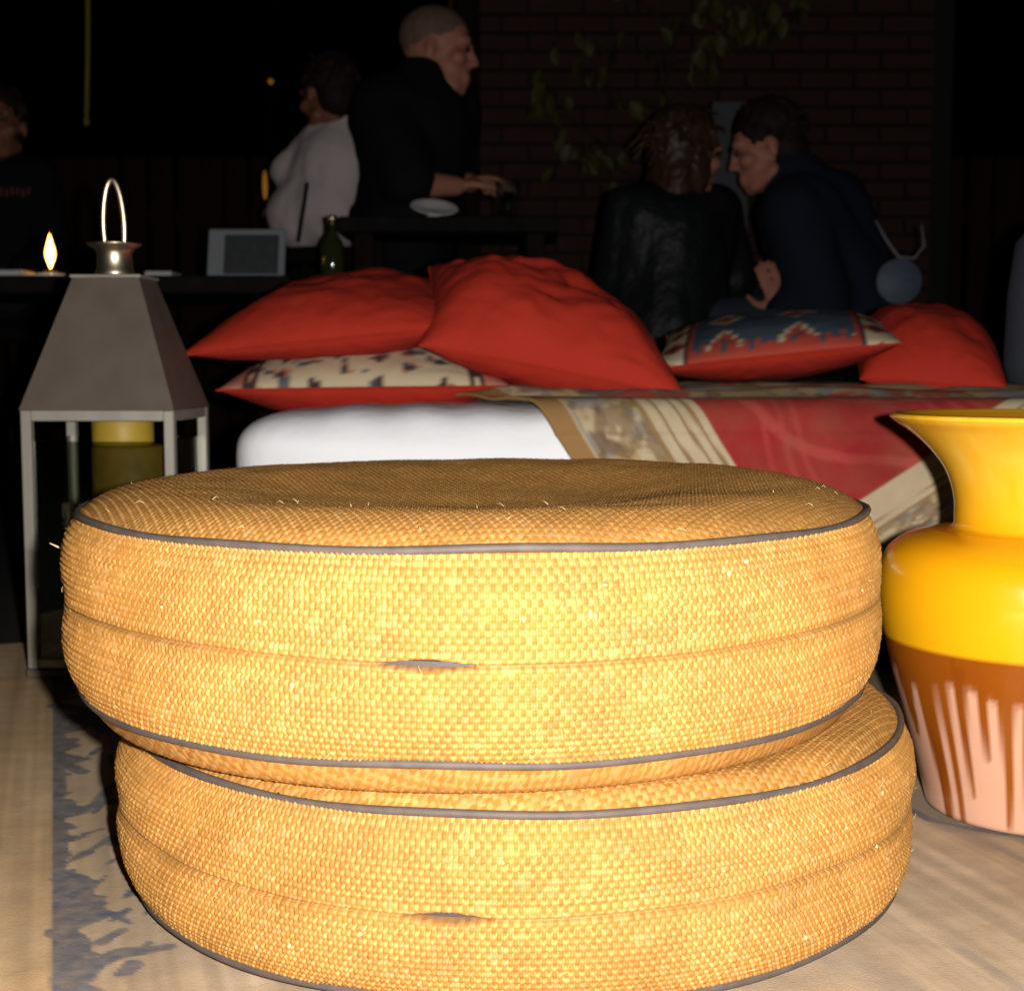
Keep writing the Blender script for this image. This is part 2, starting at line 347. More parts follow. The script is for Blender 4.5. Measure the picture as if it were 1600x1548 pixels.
def make_pouf(cx, cy, z0, R, hb, ht, top, bot, tilt, slit, label, dip, inner, seed):
    """R bulge radius; hb / ht heights of the lower and upper piping; top / bot: (r, z) profiles of the faces"""
    r_ = np.random.default_rng(seed)
    root = thing('woven_pouf', label, 'pouf', (cx, cy, z0)); root.rotation_euler = tilt
    Rs = R-.011
    # ---- side wall
    nu = int(round(2*PI*R/CU/2))*2
    prof_t = np.linspace(0,1,9); prof_r = [Rs, Rs+.0082, R, R-.0002, R-.0022, R-.0002, R, Rs+.0078, Rs]
    Lz = ht-hb; nv = int(round(Lz*1.06/CELL/2))*2
    k = 4; nf = int(nu*.29)        # finer towards the front, coarser round the back
    u = np.concatenate([np.arange(0, nu//2-nf, 1.), np.arange((nu//2-nf)*k, (nu//2+nf)*k)/k, np.arange(nu//2+nf, nu, 1.)]); nuk = len(u); v = np.arange(nv*k+1)/k
    U, Vv = np.meshgrid(u, v, indexing='ij'); th = U/nu*2*PI + PI/2
    tt = Vv/nv; zz = hb + Lz*tt + .0025*np.sin(3*th+seed)*np.sin(PI*tt)
    wob = (fbm(np.cos(th)*2.2+5, np.sin(th)*2.2+tt*1.5+seed, 2)-.5)
    rr = ci(prof_t, prof_r, tt) + wob*.011*np.sin(PI*tt)
    ph = (th - 1.5*PI)         # zero straight at the front
    ph = (ph+PI) % (2*PI) - PI
    h, isw, I, J = weave(U + .12*np.sin(Vv*1.3), Vv + .25*(fbm(np.cos(th)*6+9, np.sin(th)*6+seed, 5)-.5))
    mid = np.abs(tt-.5)*Lz
    hem = sstep(.0062,.0048,mid)*sstep(.0008,.0016,mid)
    groove = sstep(.0016,.0005,mid)
    sl = np.exp(-((ph-slit[0])/slit[1])**4)
    amp = .0023*(1-.45*hem)*(1-sstep(.005,.0026,mid)*sl*.85)*(1-.75*groove)
    pock = r_.random((nu, nv+2)); jit = pock[np.clip(I.astype(int),0,nu-1) % nu, np.clip(J.astype(int),0,nv+1)]
    amp = amp*(.84+.32*jit)
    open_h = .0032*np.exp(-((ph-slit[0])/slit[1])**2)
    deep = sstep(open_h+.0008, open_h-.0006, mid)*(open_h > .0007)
    rr = rr + h*amp + .0016*hem - .0015*groove - .0075*deep
    pts = np.stack([rr*np.cos(th), rr*np.sin(th), zz], -1).reshape(-1,3)
    col = straw_col(isw, I, J, np.cos(th)*7+seed, np.sin(th)*7+tt*3)
    col = mixc(col, np.array((.17,.085,.03)), .35*groove)
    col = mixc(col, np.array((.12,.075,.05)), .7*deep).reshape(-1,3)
    side = link('side_weave', npmesh('side_weave', pts, grid_faces(nuk, nv*k+1, True), col), M['straw'], root); side['kind'] = 'stuff'
    # ---- top and bottom faces
    def face(name, prof, inner_r, step, zsign):
        pr, pz = zip(*prof); n = int(Rs/step)+2; ax = np.arange(-n, n+1)*step
        X, Y = np.meshgrid(ax, ax, indexing='ij'); rad = np.hypot(X, Y); a = .31*seed
        S = (X*math.cos(a)+Y*math.sin(a))/CU; T = (-X*math.sin(a)+Y*math.cos(a))/CELL
        h, isw, I, J = weave(S+200.3, T+200.3)
        z = ci(pr[::-1], pz[::-1], np.clip(rad, 0, Rs)) + .0014*h*zsign*(.8+.4*vnoise(S, T, 1)) + .006*(fbm(X*9+seed, Y*9, 6)-.5)*sstep(Rs,Rs*.8,rad)
        col = straw_col(isw, I+1000, J+1000, X*22+3, Y*22)
        ok = (rad <= Rs+.001) & (rad >= inner_r)
        idx = -np.ones(X.size, int); keep = ok.ravel(); idx[keep] = np.arange(keep.sum())
        F = idx[grid_faces(2*n+1, 2*n+1)]; F = F[(F >= 0).all(1)]
        if zsign < 0: F = F[:, ::-1]
        V = np.stack([X, Y, z], -1).reshape(-1,3)[keep]
        o = link(name, npmesh(name, V, F, col.reshape(-1,3)[keep]), M['straw'], root); o['kind'] = 'stuff'
        if inner_r > 0:
            q = MB(); q.lathe([(inner_r+.004, float(ci(pr[::-1], pz[::-1], inner_r))-.003*zsign), (inner_r*.5, float(ci(pr[::-1], pz[::-1], inner_r*.5))-.003*zsign), (.0001, pz[-1]-.003*zsign)], n=40)
            c = obj('inner_panel', q, M['straw'], root); paint(c.data, np.tile(STRAW[0], (len(c.data.vertices),1)))
    face('top_weave', top, inner, .00125, 1)
    face('underside_weave', bot, .25, .0015, -1)
    # ---- grey piping
    for z, w in ((ht, 0), (hb, 1)):
        P = []
        for q in range(220):
            a = 2*PI*q/220; wv = .0011*math.sin(5*a+seed+w)+.0008*math.sin(11*a+2*w)
            P.append(((Rs+.0010+wv*.6)*math.cos(a), (Rs+.0010+wv*.6)*math.sin(a), z+wv))
        b = MB(); b.tube(P, .0029, 8, closed=True); obj('piping', b, M['piping'], root)
    # ---- zip tape showing in the gaping slit
    b = MB(); V = []; F = []
    zm = (hb+ht)/2
    n = 30
    for q in range(n+1):
        a = slit[0] + slit[1]*2.0*(q/n-.5)*1.4; w = .0046
        for s_ in (-1, 1):
            V.append(((R-.0100)*math.sin(a), -(R-.0100)*math.cos(a), zm+s_*w + .0025*math.sin(3*(a+1.5*PI)+seed)))
    for q in range(n): F.append((2*q, 2*q+2, 2*q+3, 2*q+1))
    b.add(V, F); zt = obj('zip_tape', b, M['zipm'], root)
    tb = MB()
    for q in range(46):
        a = slit[0] + slit[1]*2.4*(q/45-.5); tb.box(((R-.0092)*math.sin(a), -(R-.0092)*math.cos(a), zm+.0025*math.sin(3*(a+1.5*PI)+seed)), (.0011,.0018,.0030), Matrix.Rotation(a,3,'Z'))
    tt_ = obj('zip_teeth', tb, M['zipm'], zt, False); tt_['kind'] = 'stuff'
    # ---- stray fibres and burst strand ends
    b = MB()
    for q in range(45):
        a = r_.uniform(-1.5, 1.5); z = r_.uniform(hb+.006, ht-.006); rad = float(ci(prof_t, prof_r, (z-hb)/Lz))+.0012
        p = np.array((rad*math.sin(a), -rad*math.cos(a), z)); out = np.array((math.sin(a), -math.cos(a), 0)); tan = np.array((math.cos(a), math.sin(a), 0))
        L = r_.uniform(.003,.010); dr = tan*r_.normal()*.6 + np.array((0,0,1))*r_.normal()*.8; dr /= np.linalg.norm(dr)
        b.tube([p, p+dr*L*.5+out*.0016, p+dr*L+out*r_.uniform(-.0002,.003)], [.00022,.0002,.0001], 4)
    for q in range(26):
        a = r_.uniform(-1.35, 1.35) if q % 3 else r_.uniform(-1.3,-.7); z = r_.uniform(hb+.01, ht-.01); rad = float(ci(prof_t, prof_r, (z-hb)/Lz))+.0014
        p = Vector((rad*math.sin(a), -rad*math.cos(a), z)); b.ell(p, (r_.uniform(.0008,.0022), .0009, r_.uniform(.0008,.002)), Matrix.Rotation(a,3,'Z'), 6)
    for q in range(22):
        a = r_.uniform(-PI/2, PI/2); rad = Rs*math.sqrt(r_.uniform(.45,.97)); z = float(ci([p[0] for p in top][::-1], [p[1] for p in top][::-1], rad))+.002
        p = np.array((rad*math.sin(a), -rad*math.cos(a), z)); w = r_.uniform(0, 2*PI); dr = np.array((math.cos(w), math.sin(w), 0)); L = r_.uniform(.003,.009)
        b.tube([p, p+dr*L*.5+np.array((0,0,.0018)), p+dr*L], [.00022,.0002,.0001], 4)
    if seed == 3:
        a = -1.50; p = np.array((R*math.sin(a), -R*math.cos(a), ht-.032)); b.tube([p, p+np.array((-.006,0,.002)), p+np.array((-.013,-.002,.006))], [.0011,.0009,.0004], 5)
    fo = obj('stray_fibres', b, M['fibre'], root); fo['kind'] = 'stuff'
    return root
LO_HT = .1385
make_pouf(.004, 1.14, RUG, .3145, .012, LO_HT-RUG, ((.3035, LO_HT-RUG), (.293,.1405), (.272,.1445), (.20,.142), (.1,.1365), (0,.135)),
          ((.3035,.012),(.285,.004),(.255,.0015),(.1,.001),(0,.001)), (0,0,.4), (-.54,.075),
          'lower round woven straw pouf with grey piping, standing on the rug', 0, .20, 5)
UZ = LO_HT + .010
make_pouf(-.030, 1.12, UZ, .3135, .026, .155, ((.3025,.155), (.292,.162), (.268,.1705), (.215,.171), (.12,.158), (0,.152)),
          ((.3025,.026),(.293,.011),(.272,.0035),(.18,-.001),(0,-.0035)), (0,0,.1), (-.165,.075),
          'upper round woven straw pouf with sunken seat, stacked on another pouf', 1, 0, 3)

# ------------------------------------------------------------------ vase
def build_vase():
    cx, cy = .478, 1.262
    z = lambda y: at(1640, y, cy-.0).z
    prof = [(.0005, RUG), (.080, RUG), (.0915, RUG+.003)]
    pts = [(1296,168),(1240,181),(1160,203),(1080,226),(1010,243),(960,250.5),(925,251),(895,246),(870,232),(852,206),(842,172),(837,139),(815,135),(790,136),(760,143),(730,157),(700,181),(675,209),(660,231),(652,240)]
    n = len(pts); ys = np.linspace(0, n-1, 150); i = np.arange(n)
    ya = ci(i, [p[0] for p in pts], ys); ha = ci(i, [p[1] for p in pts], ys); sc = cy/F_PX
    pf = [(float(h)*sc*.985, z(float(y))) for y, h in zip(ya, ha)]
    base = z(1296); top = z(652)
    pf = [(r, RUG+.004 + (q-base)*(top-RUG-.004)/(top-base)) for r, q in pf]
    zof = lambda y: RUG+.004 + (z(y)-base)*(top-RUG-.004)/(top-base)
    lip = pf[-1]; inner = [(lip[0]-.001, lip[1]+.0028), (lip[0]-.004, lip[1]+.0038), (lip[0]-.008, lip[1]+.001)]
    inn = [(r-.0075, q) for r, q in pf[::-1] if q < lip[1]-.006 and q > RUG+.012]
    full = prof + pf + inner + inn + [(.06, RUG+.010), (.0005, RUG+.009)]
    b = MB(); b.lathe(full, (0,0,0), 192); me = b.mesh('vase')
    V = np.array(b.v); th = np.arctan2(V[:,1], V[:,0]); ph = (th+PI/2)     # 0 at the front
    zb = zof(1016); zd = zof(1085)
    # glaze drips: tongues of uneven length
    r2 = np.random.default_rng(4)
    yellow = np.array((.72,.345,.0045)); yel2 = np.array((.74,.46,.06)); brown = np.array((.225,.052,.004)); dark = np.array((.13,.024,.002)); pink = np.array((.58,.31,.205))
    col = np.tile(pink, (len(V),1))
    pos = [-1.42,-1.17,-1.0,-.86,-.70,-.545,-.385,-.215,-.05,.14,.30,.5,.66,.83,1.0,1.2,1.45,1.7,1.95,2.2,2.5,2.75,3.0,3.3,3.6,3.9,4.2,4.5]
    ln = [.055,.20,.16,.10,.06,.125,.155,.085,.13,.06,.15,.1,.07,.16,.12,.09,.14,.06,.12,.15,.09,.13,.06,.12,.1,.15,.08,.12]
    wd = [.085,.085,.045,.04,.035,.05,.055,.045,.05]
    d = np.zeros(len(V))
    for k, (p, l) in enumerate(zip(pos, ln)):
        w = wd[k % 9]*1.05
        dp = (ph-p+PI) % (2*PI)-PI; zt = zd - l*.92
        taper = w*(.36+.72*np.clip((V[:,2]-zt)/(zd-zt), 0, 1.3)**1.0)
        e = np.maximum(np.abs(dp)-taper, (zt-V[:,2])*4.0 + (dp/w)**2*.03)
        d = np.maximum(d, sstep(.012,-.012, e))
    d = np.maximum(d, sstep(zof(1085), zof(1068), V[:,2]+.006*np.sin(9*ph)))
    col = mixc(col, brown, d)
    col = mixc(col, dark, d*.55*sstep(.45,.75, fbm(ph*14, V[:,2]*14, 2)))
    isy = sstep(zb-.0012, zb+.0012, V[:,2])
    yc = mixc(yellow, yel2, sstep(zof(845), zof(700), V[:,2])*.75*fbm(ph*6+3, V[:,2]*30, 4)*1.3)
    yc = mixc(yc, np.array((.66,.25,.002)), .5*sstep(zof(1000), zof(860), V[:,2])*sstep(zof(800), zof(850), V[:,2]))
    col = mixc(col, yc, isy)
    inside = np.zeros(len(V)); inside[192*(len(prof)+len(pf)+2):] = 1
    col = mixc(col, np.array((.30,.13,.004)), inside)
    paint(me, col)
    o = link('ceramic_vase', me, M['vase']); o.location = (cx, cy, 0)
    for v in range(0): pass
    tag(o, 'tall ceramic vase, yellow glaze over brown drips on a pink foot', 'vase')
build_vase()

# ------------------------------------------------------------------ lantern
def build_lantern():
    A = gr(46,1060, RUG); w, dp = .199, .180
    root = thing('metal_lantern', 'tall square metal and glass lantern with tapered roof and loop handle', 'lantern', (A.x+w/2, A.y+dp/2, RUG), math.radians(-2))
    YL = A.y; zt = at(150,641,YL).z-RUG; pw = .0135
    b = MB(); b.box((0,0,.006), (w+.004, dp+.004, .012), bev=.002); obj('base_plate', b, M['steelsheet'], root, False)
    for sx in (-1,1):
        for sy in (-1,1):
            b = MB(); b.box((sx*(w/2-pw/2), sy*(dp/2-pw/2), .012+(zt-.012)/2), (pw, pw, zt-.012), bev=.0015); obj('corner_post', b, M['metal'], root, False)
    for z, hh in ((.019,.012), (zt-.007,.014)):
        for sy in (-1,1):
            b = MB(); b.box((0, sy*(dp/2-pw/2), z), (w-2*pw-.0006, pw-.002, hh), bev=.001); obj('rail', b, M['metal'], root, False)
        for sx in (-1,1):
            b = MB(); b.box((sx*(w/2-pw/2), 0, z), (pw-.002, dp-2*pw-.0006, hh), bev=.001); obj('rail', b, M['metal'], root, False)
    for sy in (-1,1):
        b = MB(); b.box((0, sy*(dp/2-pw*.62), .155), (w-2*pw+.004, .002, zt-.042)); obj('glass_pane', b, M['smoked'], root, False)
    for sx in (-1,1):
        b = MB(); b.box((sx*(w/2-pw*.62), 0, .155), (.002, dp-2*pw+.004, zt-.042)); obj('glass_pane', b, M['smoked'], root, False)
    # inner hinge strips of the glass door
    b = MB(); b.box((-.048, dp/2-.022, .155), (.006,.004,zt-.044)); obj('door_strip', b, M['metal'], root, False)
    b = MB(); b.box((-.036, dp/2-.022, .155), (.003,.004,zt-.044)); obj('door_strip', b, M['metal'], root, False)
    rz0, rz1 = zt+.0, at(170,437,YL+dp/2).z-RUG; hw, hd, tw, td = w/2+.001, dp/2+.001, .044, .040
    def quad(name, P, th=.0016):
        P = [Vector(p) for p in P]; n = (P[1]-P[0]).cross(P[2]-P[0]).normalized()
        b = MB(); V = P + [p-n*th for p in P]; b.add(V, [(0,1,2,3),(7,6,5,4),(0,4,5,1),(1,5,6,2),(2,6,7,3),(3,7,4,0)]); return obj(name, b, M['steelsheet'], root, False)
    B0 = [(-hw,-hd,rz0),(hw,-hd,rz0),(hw,hd,rz0),(-hw,hd,rz0)]; T0 = [(-tw,-td,rz1),(tw,-td,rz1),(tw,td,rz1),(-tw,td,rz1)]
    for k in range(4):
        l = (k+1) % 4; quad('roof_panel', [B0[k], B0[l], T0[l], T0[k]])
    b = MB(); b.box((0,0,rz1+.0022), (.094,.086,.0042), bev=.0012); obj('roof_cap', b, M['metal'], root, False)
    z0 = rz1+.0043
    b = MB(); b.lathe([(.0255,z0),(.0265,z0+.004),(.0235,z0+.009),(.0225,z0+.030),(.026,z0+.036),(.035,z0+.041),(.0355,z0+.043),(.024,z0+.0425),(.020,z0+.036),(.019,z0+.012),(.0005,z0+.011)], n=40)
    obj('chimney_collar', b, M['nickel'], root)
    P = []
    for k in range(40):
        a = 2*PI*k/40; P.append((.0140*math.sin(a)*(1.0+.10*math.cos(a)), .004*math.cos(a), z0+.070+.056*-math.cos(a)))
    b = MB(); b.tube(P, .0036, 8, closed=True); obj('loop_handle', b, M['nickel'], root)
    # two fat candles inside, one on the other
    c = thing('pillar_candle', 'broad ochre candle with a narrower yellow block on it inside the lantern', 'candle', (A.x+w/2+.012, A.y+dp/2+.02, RUG+.0125))
    ch_ = at(190,700,YL+dp/2).z-RUG-.0125
    b = MB(); b.lathe([(.0005,0),(.051,0),(.053,.003),(.0535,ch_),(.050,ch_+.004),(.0005,ch_+.003)], n=40); obj('lower_wax', b, M['wax'], c)
    b = MB(); b.lathe([(.0005,0),(.040,0),(.041,.003),(.041,.036),(.039,.039),(.0005,.0385)], (-.012,0,ch_+.0035), n=40); obj('upper_wax', b, mat('bright_yellow_wax',(.42,.28,.03),.5,noise=(25,.5,(.2,.12,.01))), c)
build_lantern()

# ------------------------------------------------------------------ daybed, mattress, tapestry
BY, BZ = 1.80, at(600,640,1.80).z+.004      # front of the mattress and its top
BX0, BX1, BD = at(350,690,1.84).x, 1.75, 1.05
def build_bed():
    root = thing('low_daybed', 'low dark wooden daybed frame under the white mattress', 'bed', ((BX0+BX1)/2, BY+BD/2, -.012))
    L = BX1-BX0
    b = MB(); b.box((0,0,.092), (L-.06, BD-.06, .05), bev=.004); obj('slat_deck', b, M['wood'], root, False)
    for sx in (-1,1):
        for sy in (-1,1):
            b = MB(); b.box((sx*(L/2-.08), sy*(BD/2-.08), .0335), (.06,.06,.067), bev=.004); obj('leg', b, M['wood'], root, False)
    # mattress: a soft rounded slab
    z0 = .106; zc = (z0+BZ)/2; hz = (BZ-z0)/2
    nu, nv = 420, 60
    a = np.linspace(0, 2*PI, nu, endpoint=False); e = np.linspace(-PI/2, PI/2, nv)
    Aa, Ee = np.meshgrid(a, e, indexing='ij')
    sp = lambda x, p: np.sign(x)*np.abs(x)**p
    X = (L/2)*sp(np.cos(Aa),.14)*sp(np.cos(Ee),.16); Y = (BD/2)*sp(np.sin(Aa),.14)*sp(np.cos(Ee),.16); Z = hz*sp(np.sin(Ee),.30)
    Z = Z + .0016*np.sin(X*52+2.5*np.sin(X*8))*sstep(.02,.075,Z) + .004*(fbm(X*6, Y*6, 3)-.5)*sstep(-.02,.06,Z); Y = Y + .007*(fbm(X*5+3, Z*14, 4)-.5) + .0035*np.sin(Z*75+4*X)*sstep(0,.09,np.abs(Z))*np.sign(Y)
    V = np.stack([X, Y, Z], -1).reshape(-1,3)
    m = link('mattress', npmesh('mattress', V, grid_faces(nu, nv, True)), M['white']); m.location = ((BX0+BX1)/2, BY+BD/2, zc)
    b = MB()
    P = []
    for k in range(200):
        w = 2*PI*k/200; P.append(((L/2+.001)*math.copysign(abs(math.cos(w))**.16, math.cos(w))*.992, (BD/2+.001)*math.copysign(abs(math.sin(w))**.16, math.sin(w))*.992, hz*.30))
    b.tube(P, .0022, 6, closed=True); obj('seam', b, M['white'], m)
    tag(m, 'thick white mattress with rounded end on the low daybed', 'mattress')
    return m
mattress = build_bed()

def build_tapestry():
    # front-face frame: p to the right, q downwards from the fold, metres. The cloth lies turned about 30 degrees.
    sc = BY/F_PX
    def pq(x, y): P = at(x, y, BY); return np.array((P.x, BZ-P.z))
    c0 = pq(1109,1045); left = pq(895,712)-c0; left = left/np.linalg.norm(left); hemd = np.array((-left[1], left[0]));
    if hemd[0] < 0: hemd = -hemd
    a = np.concatenate([np.arange(0,1.1,.0032), np.arange(1.1,1.76,.02)]); bb = np.concatenate([np.arange(0,.70,.0032), np.arange(.70,1.21,.012)]); na, nb = len(a), len(bb)
    A, B = np.meshgrid(a, bb, indexing='ij')
    Pp = c0[0] + hemd[0]*A + left[0]*B; Q = c0[1] + hemd[1]*A + left[1]*B
    fl_ = BZ+.004
    # keep on the bed: clamp beyond back and right end
    r = .035
    X = Pp.copy()
    # fold: arc of radius r between top and front
    arc = r*PI/2; s = Q + arc/2
    on = s <= 0; rd = (s > 0) & (s < arc); fr = s >= arc
    ang = np.clip(s/arc, 0, 1)*PI/2
    Y = np.where(on, BY+r+(-s), np.where(rd, BY+r-r*np.sin(ang), BY)); Z = np.where(on, BZ, np.where(rd, BZ-r+r*np.cos(ang), BZ-r-(s-arc)))
    lift = .0085
    Y = Y - lift*np.sin(ang) - np.where(fr, .016*sstep(0,.25,s-arc)*(.5+.5*np.sin(X*17+2*s)) + .006*fbm(X*8, s*5, 2), 0)
    Z = Z + lift*np.cos(ang) + np.where(on, (.016*(fbm(X*5, Y*9, 5)-.35) + .008*np.sin(Y*62+3.5*np.sin(X*4)))*sstep(0,.06,-s)*sstep(-.03,.05,A), 0)
    Z = np.maximum(Z, .004)
    keep = (Q > -(BD-.08)) & (X < BX1-.07)
    cream = np.array((.50,.40,.255)); tanb = np.array((.30,.165,.062)); red = np.array((.30,.022,.022)); redl = np.array((.40,.052,.045)); grey = np.array((.20,.20,.19)); brn = np.array((.14,.075,.035)); gold = np.array((.38,.25,.09))
    u, v = A, B
    col = np.tile(red, A.shape+(1,)) if False else np.broadcast_to(red, A.shape+(3,)).copy()
    # red field with paler scrolls
    cxs, cys = .52, .33
    wv = fbm(u*9, v*9, 1)
    rr = np.hypot(u-cxs, (v-cys)*1.1)+.03*(wv-.5)
    for R0, w in ((.10,.010),(.125,.006),(.19,.012),(.225,.005),(.30,.010)):
        col = mixc(col, redl, .85*sstep(w, w*.4, np.abs(rr-R0)))
    for du in (.02,.045,.065):
        col = mixc(col, redl, .55*sstep(.006,.002, np.abs(((u+.3*v+.05*np.sin(v*14)) % .22)-.05-du)))
    col = mixc(col, np.array((.20,.012,.014)), .6*sstep(.5,.72, fbm(u*12+5, v*12, 3)))
    # border bands, distance from the nearest edge
    def band(d, along):
        c = np.broadcast_to(cream, d.shape+(3,)).copy()
        fl2 = fbm(along*34, d*34, 4); fl3 = fbm(along*44+9, d*44, 6)
        c = mixc(c, tanb, sstep(.030,.026,d))
        b2 = sstep(.028,.032,d)*sstep(.106,.102,d)
        c = mixc(c, gold, .7*b2*sstep(.40,.58,fl2)); c = mixc(c, grey, b2*sstep(.52,.64,fl3)*.7); c = mixc(c, brn, b2*sstep(.55,.66,fbm(along*60,d*60,2))*.6)
        lat = np.minimum(np.abs(((along*9+d*12) % 1)-.5), np.abs(((along*9-d*12) % 1)-.5))
        b3 = sstep(.034,.038,d)*sstep(.066,.062,d); c = mixc(c, brn, b3*sstep(.16,.08,lat)*.7)
        b4 = 0
        for dd, w in ((.108,.0045),(.126,.003),(.146,.0028),(.160,.003)): c = mixc(c, np.array((.26,.16,.07)), sstep(w, w*.5, np.abs(d-dd+.002*np.sin(along*24))))
        return c
    W = .172
    cb1 = band(u, v); m1 = sstep(W+.001, W-.001, u)
    col = mixc(col, cb1, m1)
    d2 = v; cb2 = band(np.clip(d2*2.2,0,1), u); m2 = (sstep(.093,.091, d2))*(u > v*.9)
    col = mixc(col, cb2, m2)
    # tan flowered band where the cloth lies on top of the bed
    topm = sstep(.012,.03,-Q+.01*(wv-.5)); tp = mixc(np.array((.27,.19,.095)), grey*.8, sstep(.46,.58,fbm(X*24, Y*30, 2))); tp = mixc(tp, np.array((.28,.05,.035)), sstep(.58,.66,fbm(X*18+4, Y*26, 5))); tp = mixc(tp, brn, .8*sstep(.56,.62,fbm(X*30+1, Y*40, 7)))
    col = mixc(col, tp, topm*(u > .10))
    V = np.stack([X, Y, Z], -1).reshape(-1,3); F = grid_faces(na, nb); kf = keep.ravel()[F].all(1); F = F[kf][:, ::-1]
    used = np.unique(F); re = -np.ones(len(V), int); re[used] = np.arange(len(used))
    o = link('tapestry', npmesh('tapestry', V[used], re[F], col.reshape(-1,3)[used]), M['tapestry'])
    md = o.modifiers.new('thickness', 'SOLIDIFY'); md.thickness = .004; md.offset = 0
    tag(o, 'red tapestry with cream floral border draped over the daybed', 'tapestry')
build_tapestry()

# ------------------------------------------------------------------ cushions
def kilim_col(u, v, style):
    cream = np.array((.50,.40,.26)); slate = np.array((.055,.075,.10)); red = np.array((.38,.055,.035)); dk = np.array((.05,.03,.028)); rose = np.array((.42,.16,.11))
    if style == 0:
        c = np.broadcast_to(cream, u.shape+(3,)).copy()
        n = fbm(u*7+1, v*7, 4)
        gx = (u*4.5) % 1-.5; gy = (v*4.5+.5*np.floor(u*4.5)) % 1-.5; st = np.round((np.abs(gx)+np.abs(gy))*7)/7
        c = mixc(c, dk, (st < .2)*1.0); c = mixc(c, rose, ((st > .2) & (st < .33) & (n > .5))*1.0)
        c = mixc(c, slate, ((np.floor(u*16)+np.floor(v*16)) % 5 == 0)*(n > .52)*.9)
        c = mixc(c, rose, (np.abs(u) > .80)*1.0); c = mixc(c, dk, ((np.abs(np.abs(u)-.74) < .02) | (np.abs(np.abs(u)-.82) < .018))*1.0)
        return c
    c = np.broadcast_to(slate, u.shape+(3,)).copy()
    gx = np.abs(((u*1.7+.15) % 1)-.5); gy = np.abs(((v*1.15+.5) % 1)-.5); st = np.round((gx*1.5+gy)*11)/11
    c = mixc(c, cream, (st < .42)*1.0); c = mixc(c, red, (st < .30)*1.0); c = mixc(c, slate, (st < .12)*1.0)
    zig = np.abs(((u*9) % 1)-.5)*.7; c = mixc(c, red, ((v+1) < .03+zig*.5)*1.0)
    c = mixc(c, red, ((1-v) < .05+zig*.5)*1.0)
    e = np.abs(u); c = mixc(c, cream, (e > .70)*1.0); g2 = np.abs(((v*2.2) % 1)-.5)+np.abs((e-.83)*2.5)
    c = mixc(c, red, (e > .72)*(g2 < .36)*1.0); c = mixc(c, dk, (e > .72)*(g2 < .2)*1.0)
    for q in (.66,.705): c = mixc(c, (red if q < .7 else dk), (np.abs(e-q) < .016)*1.0)
    return c
def cushion(corners, thick, label, style=None, sag=0.0, seed=0, bend=None, bias=.5, rag=1.0):
    """corners: front-left, front-right, back-right, back-left seam corners in world space"""
    P = [Vector(c) for c in corners]; base = (P[0]+P[1]+P[2]+P[3])/4
    n = 56; q = np.linspace(-1,1,n); q = np.sign(q)*(1-(1-np.abs(q))**1.35); U, V = np.meshgrid(q, q, indexing='ij')
    Pn = [np.array(p-base) for p in P]
    # edges pull in between the corners
    pin = .055
    Ue = U*(1-pin*(1-V**2)*np.abs(U)**3); Ve = V*(1-pin*(1-U**2)*np.abs(V)**3)
    w = [(1-Ue)*(1-Ve)/4, (1+Ue)*(1-Ve)/4, (1+Ue)*(1+Ve)/4, (1-Ue)*(1+Ve)/4]
    S = sum(w[k][...,None]*Pn[k] for k in range(4))
    nr = np.array((P[1]-P[0]).cross(P[3]-P[0]).normalized())
    if nr[2] < 0: nr = -nr
    b = ((1-np.abs(U)**2.2)*(1-np.abs(V)**2.2)); b = np.clip(b,0,1)**.56
    wr = rag*((fbm(U*1.8+seed, V*1.8, 3)-.5)*.24 + (fbm(U*5+seed, V*5, 5)-.5)*.08)
    edge = np.minimum(1-np.abs(U), 1-np.abs(V)); pk = .012*np.sin((U*np.abs(V)**4+V*np.abs(U)**4)*38+seed)*sstep(.5,.02,edge)*sstep(0,.05,edge)
    mid = S + nr*((-sag*(U**2+V**2)/2)[...,None])
    if bend is not None: mid = mid + bend(U, V)
    up = mid + nr*((thick*bias*2*(b*(1+wr)+pk))[...,None])*1.0
    dn = mid - nr*((thick*(1-bias)*2*(b*(1-wr)+pk))[...,None])
    F = grid_faces(n, n)
    rim = np.concatenate([np.arange(n)*n, (n-1)*n+np.arange(1,n), (np.arange(n-2,-1,-1))*n+n-1, np.arange(n-2,0,-1)])
    if style is None:
        VV = np.concatenate([up.reshape(-1,3), dn.reshape(-1,3)]); FF = np.concatenate([F, F[:, ::-1]+n*n])
        o = link('cushion', npmesh('cushion', VV, FF), M['red'])
    else:
        o = link('cushion', npmesh('cushion', dn.reshape(-1,3), F[:, ::-1]), M['red'])
        link('patterned_panel', npmesh('patterned_panel', up.reshape(-1,3)+nr*.0006, F, kilim_col(U, V, style).reshape(-1,3)), M['kilim'], o)
    o.location = base
    pts = mid.reshape(-1,3)[rim]; bm = MB(); bm.tube([Vector(p) for p in pts], .0018, 6, closed=True); obj('seam', bm, M['red'], o)
    tag(o, label, 'cushion', 'cushions on the daybed')
    return o
CZ = BZ + .012
# kilim cushion lying flat at the left, red side down
cushion([at(338,610,2.02), at(800,604,1.96), at(740,572,2.40), at(420,576,2.44)], .062, 'cream kilim cushion lying flat, squeezed under two red cushions', 0, seed=2, bias=.5)
# left red cushion on top of it
cushion([at(278,556,2.02), at(720,512,1.97), at(720,470,2.38), at(470,480,2.44)], .062, 'plain red cushion with pointed corner lying on the cream kilim cushion', seed=5, bias=.60, rag=1.6)
